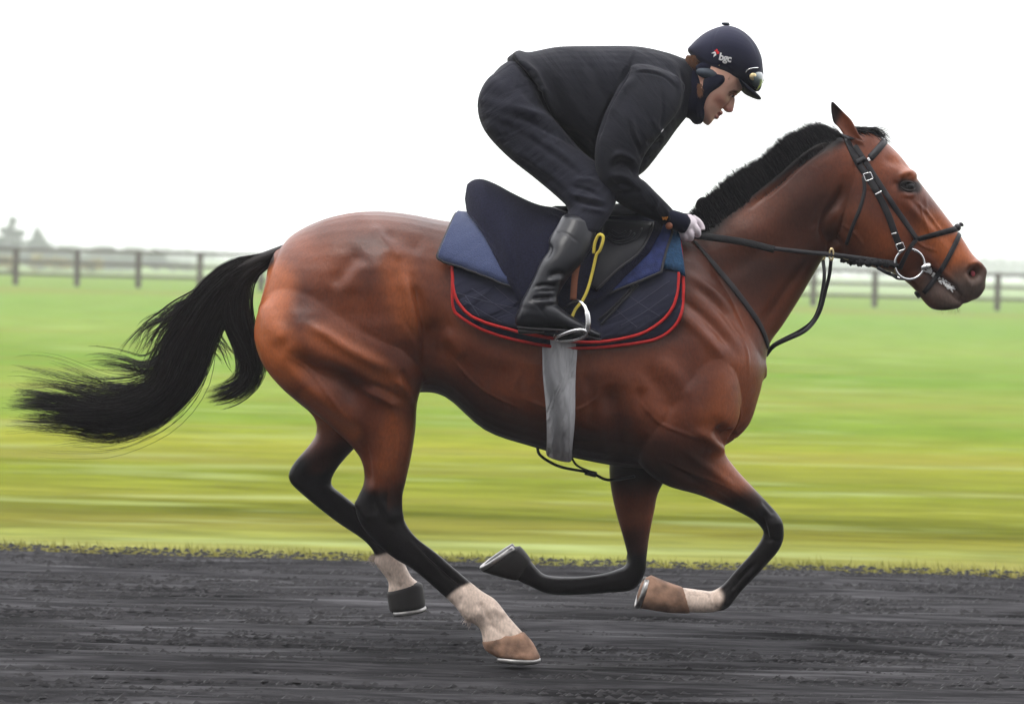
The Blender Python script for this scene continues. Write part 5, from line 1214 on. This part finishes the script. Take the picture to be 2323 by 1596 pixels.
# boots
bs = [(1276,490,1356,510,43,-.285,2.1), (1262,515,1352,532,45,-.30,2.1), (1245,543,1341,563,44,-.32), (1244,568,1321,596,40,-.34), (1226,594,1300,618,36,-.352), (1209,632,1280,646,32,-.362), (1192,665,1268,668,31,-.368), (1178,692,1266,690,32,BY), (1180,705,1262,712,31,BY)]
bf = [(1174,705,1174,738,20,BY), (1186,690,1184,741,28,BY), (1215,678,1212,743,32,BY), (1252,685,1248,744,33,BY), (1283,707,1280,746,34,BY), (1312,725,1308,751,36,BY-.004), (1338,741,1334,760,33,BY-.006), (1362,754,1358,766,20,BY-.006)]
S4 = [(H3((860,520),(960,475),(1100,470),(1260,500)), 4, -8), (H3((860,545),(980,520),(1120,505)), 4, 3), (H3((1000,572),(1120,565),(1230,545)), 3, -5), (H3((820,700),(920,678),(1060,665),(1180,655)), 4.5, -8), (H3((900,620),(1050,610),(1200,600)), 5, 4),
      (H3((1090,350),(1180,300),(1290,280),(1380,320)), 7, -9), (H3((1080,420),(1200,390),(1320,380)), 6, 5), (H3((1090,800),(1230,785)), 3, -4), (H3((900,740),(1050,740),(1180,720)), 5, 3), (H3((1380,230),(1410,340),(1320,440),(1260,560)), 9, -3),
      (Z4((1040,490),(1150,530),(1240,600)), 2, -2.2), (H3((740,700),(860,750),(980,870),(1070,990),(1080,1080)), 1.8, -2), (H3((740,715),(690,850),(640,1050)), 3, 1), (Z4((985,600),(1010,650),(960,740)), 6, -4)]
def boot(sg):
    S_ = [(p, r, a, 'n' if sg > 0 else 'f') for p, r, a in S4]
    me = remesh([loft(fl(bs, sg), 28, 4), loft(fl(bf, sg), 24, 4)], .0038); smooth(me, 6, None, .5); sculpt(me, S_); smooth(me, 1, None, .4)
    o = link('boot', me, M['boot'], person)
    sole = [(1174,738,1174,744,22,BY*sg,3), (1200,741,1200,747,31,BY*sg,3), (1245,743,1245,750,32,BY*sg,3), (1285,746,1285,753,35,BY*sg,3), (1315,752,1314,759,37,BY*sg,3), (1340,761,1338,768,33,BY*sg,3), (1364,768,1360,773,18,BY*sg,3)]
    heel = [(1176,745,1178,757,22,BY*sg,4), (1205,746,1205,757,27,BY*sg,4), (1233,748,1232,756,25,BY*sg,4)]
    s_ = seg(0, [loft(sole, 24, 3), loft(heel, 24, 3)], 'sole', M['strapm'], o)
boot(1); boot(-1)
# neck warmer, hair
nw = [(1536,148,1540,262,60,0), (1562,140,1564,270,55,0), (1580,158,1583,281,50,0), (1592,195,1592,280,42,0), (1600,225,1598,268,30,0)]
cloth_part('neck_warmer', [loft(nw, 28, 4), blob(1582,266,0,16,34,17)], .004, [([(1560,180),(1572,220),(1570,255)], 5, -3), ([(1575,160),(1588,200),(1588,240)], 5, 3), ([(1583,215),(1586,255)], 4, -3)], M['snood'], 5)
cv = []
for c in range(900):
    x, y = h1(*(rng.uniform(200, 330), rng.uniform(540, 620))); sd_ = rng.choice([-1, 1]); yy = sd_*rng.uniform(.0, .055)
    p0 = at(x, y, yy); e = p0+np.array([rng.uniform(-.004, .022), sd_*rng.uniform(0, .006), -rng.uniform(.015, .038)]); t = np.linspace(0, 1, 6)[:, None]; m1 = (p0+e)/2+np.array([-.006, 0, 0]); cv.append(p0*(1-t)**2+2*m1*t*(1-t)+e*t**2)
for c in range(300):
    x, y = h1(*(rng.uniform(350, 410), rng.uniform(930, 1060))); sd_ = rng.choice([-1, 1]); p0 = at(x, y, sd_*.082); e = p0+np.array([rng.uniform(-.004, .008), sd_*.002, -rng.uniform(.008, .02)]); t = np.linspace(0, 1, 6)[:, None]; cv.append(p0*(1-t)+e*t)
for c in range(90):
    x, y = h1(*(rng.uniform(700, 770), rng.uniform(780, 830))); sd_ = rng.choice([-1, 1]); p0 = at(x, y, sd_*.070); e = p0+np.array([rng.uniform(0, .008), sd_*.002, -rng.uniform(.006, .012)]); t = np.linspace(0, 1, 6)[:, None]; cv.append(p0*(1-t)+e*t)
strands('hair', np.array(cv), .0009, M['rhair'], person)
# helmet
hs = [h1(228,435)+h1(240,510)+(26, 0), h1(330,330)+h1(335,640)+(48, 0), h1(450,235)+h1(440,800)+(60, 0), h1(600,165)+h1(570,870)+(69, 0), h1(750,135)+h1(700,900)+(73, 0), h1(900,172)+h1(830,935)+(73, 0), h1(1040,265)+h1(930,950)+(68, 0), h1(1150,395)+h1(1030,1015)+(60, 0),
      h1(1225,560)+h1(1110,1040)+(48, 0), h1(1248,720)+h1(1170,1040)+(30, 0)]
helmet = cloth_part('helmet', [loft(hs, 36, 5)], .0035, [([h1(650,150), h1(590,250), h1(555,420), h1(550,520)], 1.8, -1.6), ([h1(760,140), h1(960,220), h1(1110,380), h1(1190,600)], 1.5, -1.2), ([h1(240,490), h1(400,560), h1(620,700), h1(860,830), h1(1000,930)], 3, 1.2)], M['helm'], 10)
HLB = bvh_of(helmet.data)
pk = [h1(880,850)+h1(935,960)+(60, 0, 2.6), h1(985,935)+h1(1010,1060)+(58, 0, 2.6), h1(1100,1020)+h1(1095,1112)+(48, 0, 2.6), h1(1190,1095)+h1(1180,1148)+(30, 0, 2.4), h1(1226,1130)+h1(1216,1152)+(12, 0, 2.2)]
V, F = loft(pk, 26, 4); seg(0, [(V, F)], 'peak', M['peak'], helmet)
V, F = blob(*h1(738,112), 0, 9.5, 9.5, 4, -8); bt = seg(0, [(V, F)], 'button', M['earpad'], helmet)
P_ = [at(*h1(735, 100), 0)+np.array([.011*math.cos(t), .011*math.sin(t), .0012]) for t in np.linspace(0, 6.28, 17)[:-1]]; seg(0, [tube(P_, .0018, 6, closed=True)], 'ribbon', M['letter'], helmet)
# goggles pushed up on the front
lens = [h1(1075,735)+h1(1110,1010)+(62, 0, 2.2), h1(1160,725)+h1(1160,1030)+(58, 0, 2.2), h1(1225,770)+h1(1205,990)+(44, 0, 2.2), h1(1256,850)+h1(1235,930)+(22, 0)]
gg = seg(0, [loft(lens, 24, 4)], 'goggles', M['lens'], helmet)
GB = bvh_of(gg.data); q = []
def onb(bvh, x, y, lift=.001):
    h, n = hit_px(bvh, x, y)
    return None if h is None else np.array(h)+np.array(n)*lift
P_ = [onb(HLB, *h1(x, y), .002) for x, y in ((1015,775),(1050,735),(1110,718),(1180,715))]; P_ = [p for p in P_ if p is not None]
for sg in (1, -1): q.append(tube(catmull([p*np.array([1, sg, 1]) for p in P_], 5), .0022, 6))
each(q, 'goggle_rim', M['steel'], gg)
q = []
for sg in (1, -1):
    p = onb(GB, *h1(1115, 835), 0.0); p = onb(HLB, *h1(1110, 835), 0.0) if p is None else p
    V, F = blob(0, 0, 0, 8.5, 3, 8.5, 0, 8); c0 = at(0, 0, 0); q.append(([(np.array(v)-c0+p)*np.array([1, sg, 1]) for v in V], F))
each(q, 'stud', M['brass'], gg)
# ear guard and harness
q = []
for sg in (1, -1):
    V, F = blob(*h1(490,790), -.068*sg, 27, 10, 12, -8); q.append((V, F))
each(q, 'ear_pad', M['earpad'], helmet)
q = []
for sg in (1, -1):
    q.append(loft([h1(760,830)+h1(540,790)+(11, -.062*sg), h1(735,905)+h1(440,860)+(13, -.064*sg), h1(650,985)+h1(420,960)+(13, -.064*sg), h1(545,1060)+h1(395,1050)+(12, -.060*sg), h1(475,1150)+h1(350,1130)+(11, -.056*sg), h1(440,1260)+h1(330,1240)+(11, -.050*sg), h1(425,1400)+h1(340,1390)+(10, -.040*sg)], 18, 3))
q = [q[0], blob(*h1(480,705), -.062, 26, 9, 13, 8), q[1], blob(*h1(480,705), .062, 26, 9, 13, 8)]
for p in ((q[:len(q)//2]), (q[len(q)//2:])): me = remesh(p, .0025); smooth(me, 4); link('ear_guard', me, M['snood'], helmet)
# writing on the side
def text_on(s, origin, ang, size, bvh, mt, name, parent, lift=.0006, shear=0):
    cu = bpy.data.curves.new('t', 'FONT'); cu.body = s; cu.size = 1; cu.resolution_u = 3; cu.offset = .035; cu.shear = shear; cu.space_character = .92
    o = bpy.data.objects.new('t', cu); COL.objects.link(o); dg = bpy.context.evaluated_depsgraph_get(); dg.update()
    me = bpy.data.meshes.new_from_object(o.evaluated_get(dg)); bpy.data.objects.remove(o)
    bm = bmesh.new(); bm.from_mesh(me); bmesh.ops.triangulate(bm, faces=bm.faces); bmesh.ops.subdivide_edges(bm, edges=bm.edges, cuts=1)
    ca, sa = math.cos(R(ang)), math.sin(R(ang)); bad = 0
    for v in bm.verts:
        u, w_ = v.co.x*size, -v.co.y*size; x = origin[0]+u*ca-w_*sa; y = origin[1]+u*sa+w_*ca; p = onb(bvh, x, y, lift)
        if p is not None: v.co = p
    bm.to_mesh(me); bm.free(); me.name = name
    o = link(name, me, mt, parent, False); sol = o.modifiers.new('s', 'SOLIDIFY'); sol.thickness = .0008; sol.offset = 1; return o
text_on('bgc', h1(640, 600), 12, 22.5, HLB, M['letter'], 'lettering', helmet)
def mark(polys, mt, name):
    m = MB()
    for po in polys:
        c = np.mean(po, 0); pts = [onb(HLB, *h1(*p), .0014) for p in po]; cc = onb(HLB, *h1(*c), .0016); V = [cc]+pts; m.add(V, [(0, i+1, (i+1) % len(pts)+1) for i in range(len(pts))])
    return m.build(name, mt, helmet, False)
mark([[(540,515),(590,490),(605,505),(585,520)], [(605,505),(612,540),(570,568),(575,540),(590,520)]], M['letter'], 'emblem')
mark([[(618,452),(632,470),(622,505),(600,490),(582,475),(605,470)], [(632,480),(655,500),(650,515),(632,530),(608,515),(620,500)]], M['redp'], 'emblem')
mark([[(632,680),(660,668),(655,690)], [(662,740),(682,750),(672,768)]], M['brass'], 'rivet')
# gloves
def glove(sg, white):
    y0 = -.125*sg
    if white:
        pl = [(1568,486,1534,514,17,y0-.012), (1580,500,1541,527,20,y0-.008), (1582,514,1549,538,18,y0)]
        fs = [[(1572,508,y0-.018,8.2), (1582,522,y0-.016,7.6), (1584,532,y0-.004,6.6), (1578,537,y0+.012,6)], [(1562,517,y0-.020,8.4), (1568,532,y0-.018,7.8), (1566,542,y0-.004,6.8), (1560,543,y0+.014,6.2)],
              [(1553,522,y0-.014,8), (1557,536,y0-.012,7.4), (1556,543,y0+.002,6.4), (1551,542,y0+.016,6)], [(1545,522,y0-.006,7.2), (1548,534,y0-.004,6.6), (1549,539,y0+.008,6), (1546,538,y0+.02,5.5)],
              [(1570,494,y0+.006,8.4), (1584,503,y0+.016,7.8), (1592,514,y0+.02,7), (1594,522,y0+.018,6.2)]]
    else:
        pl = [(1582,480,1560,498,18,.10), (1592,466,1572,498,20,.085), (1600,462,1586,500,18,.07)]
        fs = [[(1590,462,.075,8.2), (1600,458,.05,7.6), (1608,464,.03,6.8), (1606,474,.025,6.2)], [(1594,470,.07,8.4), (1606,468,.045,7.8), (1613,475,.025,6.8), (1610,484,.022,6.2)],
              [(1596,480,.07,8), (1608,480,.045,7.4), (1614,487,.025,6.4), (1609,494,.022,6)], [(1596,490,.07,7.2), (1606,491,.05,6.6), (1611,497,.03,6), (1606,502,.028,5.5)],
              [(1584,470,.06,8.4), (1588,458,.045,7.8), (1596,453,.035,7), (1604,456,.03,6.2)]]
    q = [loft(pl, 18, 4)]
    for f in fs: q.append(tube(catmull([at(x, y, Y) for x, y, Y, r in f], 5), resample(catmull([[r/PXM, 0, 0] for x, y, Y, r in f], 5), 16)[:, 0], 10))
    me = remesh(q, .0022); smooth(me, 3); o = link('glove', me, M['white'] if white else M['bglove'], person)
    if not white:
        d = []
        for x, y, r in ((1597,468,5), (1580,486,5), (1586,496,5), (1583,481,3)): d.append(blob(x, y, .045, r, 4, r*.7))
        each(d, 'glove_dot', M['letter'], o)
glove(1, True); glove(-1, False)
# mist hanging over the gallops
def haze():
    x0, x1, y0, y1, z0, z1 = -425, 425, -42, 905, -2.6, 19
    V, F = box(((x0+x1)/2, (y0+y1)/2, (z0+z1)/2), (x1-x0, y1-y0, z1-z0))
    m = bpy.data.materials.new('mist'); m.use_nodes = True; t = m.node_tree; t.nodes.clear()
    o_ = N(t, 'ShaderNodeOutputMaterial'); p = N(t, 'ShaderNodeVolumePrincipled')
    p.inputs['Color'].default_value = (.97, .98, 1, 1); p.inputs['Density'].default_value = HAZE; p.inputs['Anisotropy'].default_value = .2
    t.links.new(p.outputs[0], o_.inputs['Volume']); h = mesh_ob('haze', V, F, m, smooth=False); tag(h, kind='stuff'); h['label'] = 'pale mist lying over the field'
HAZE = .0013
haze()
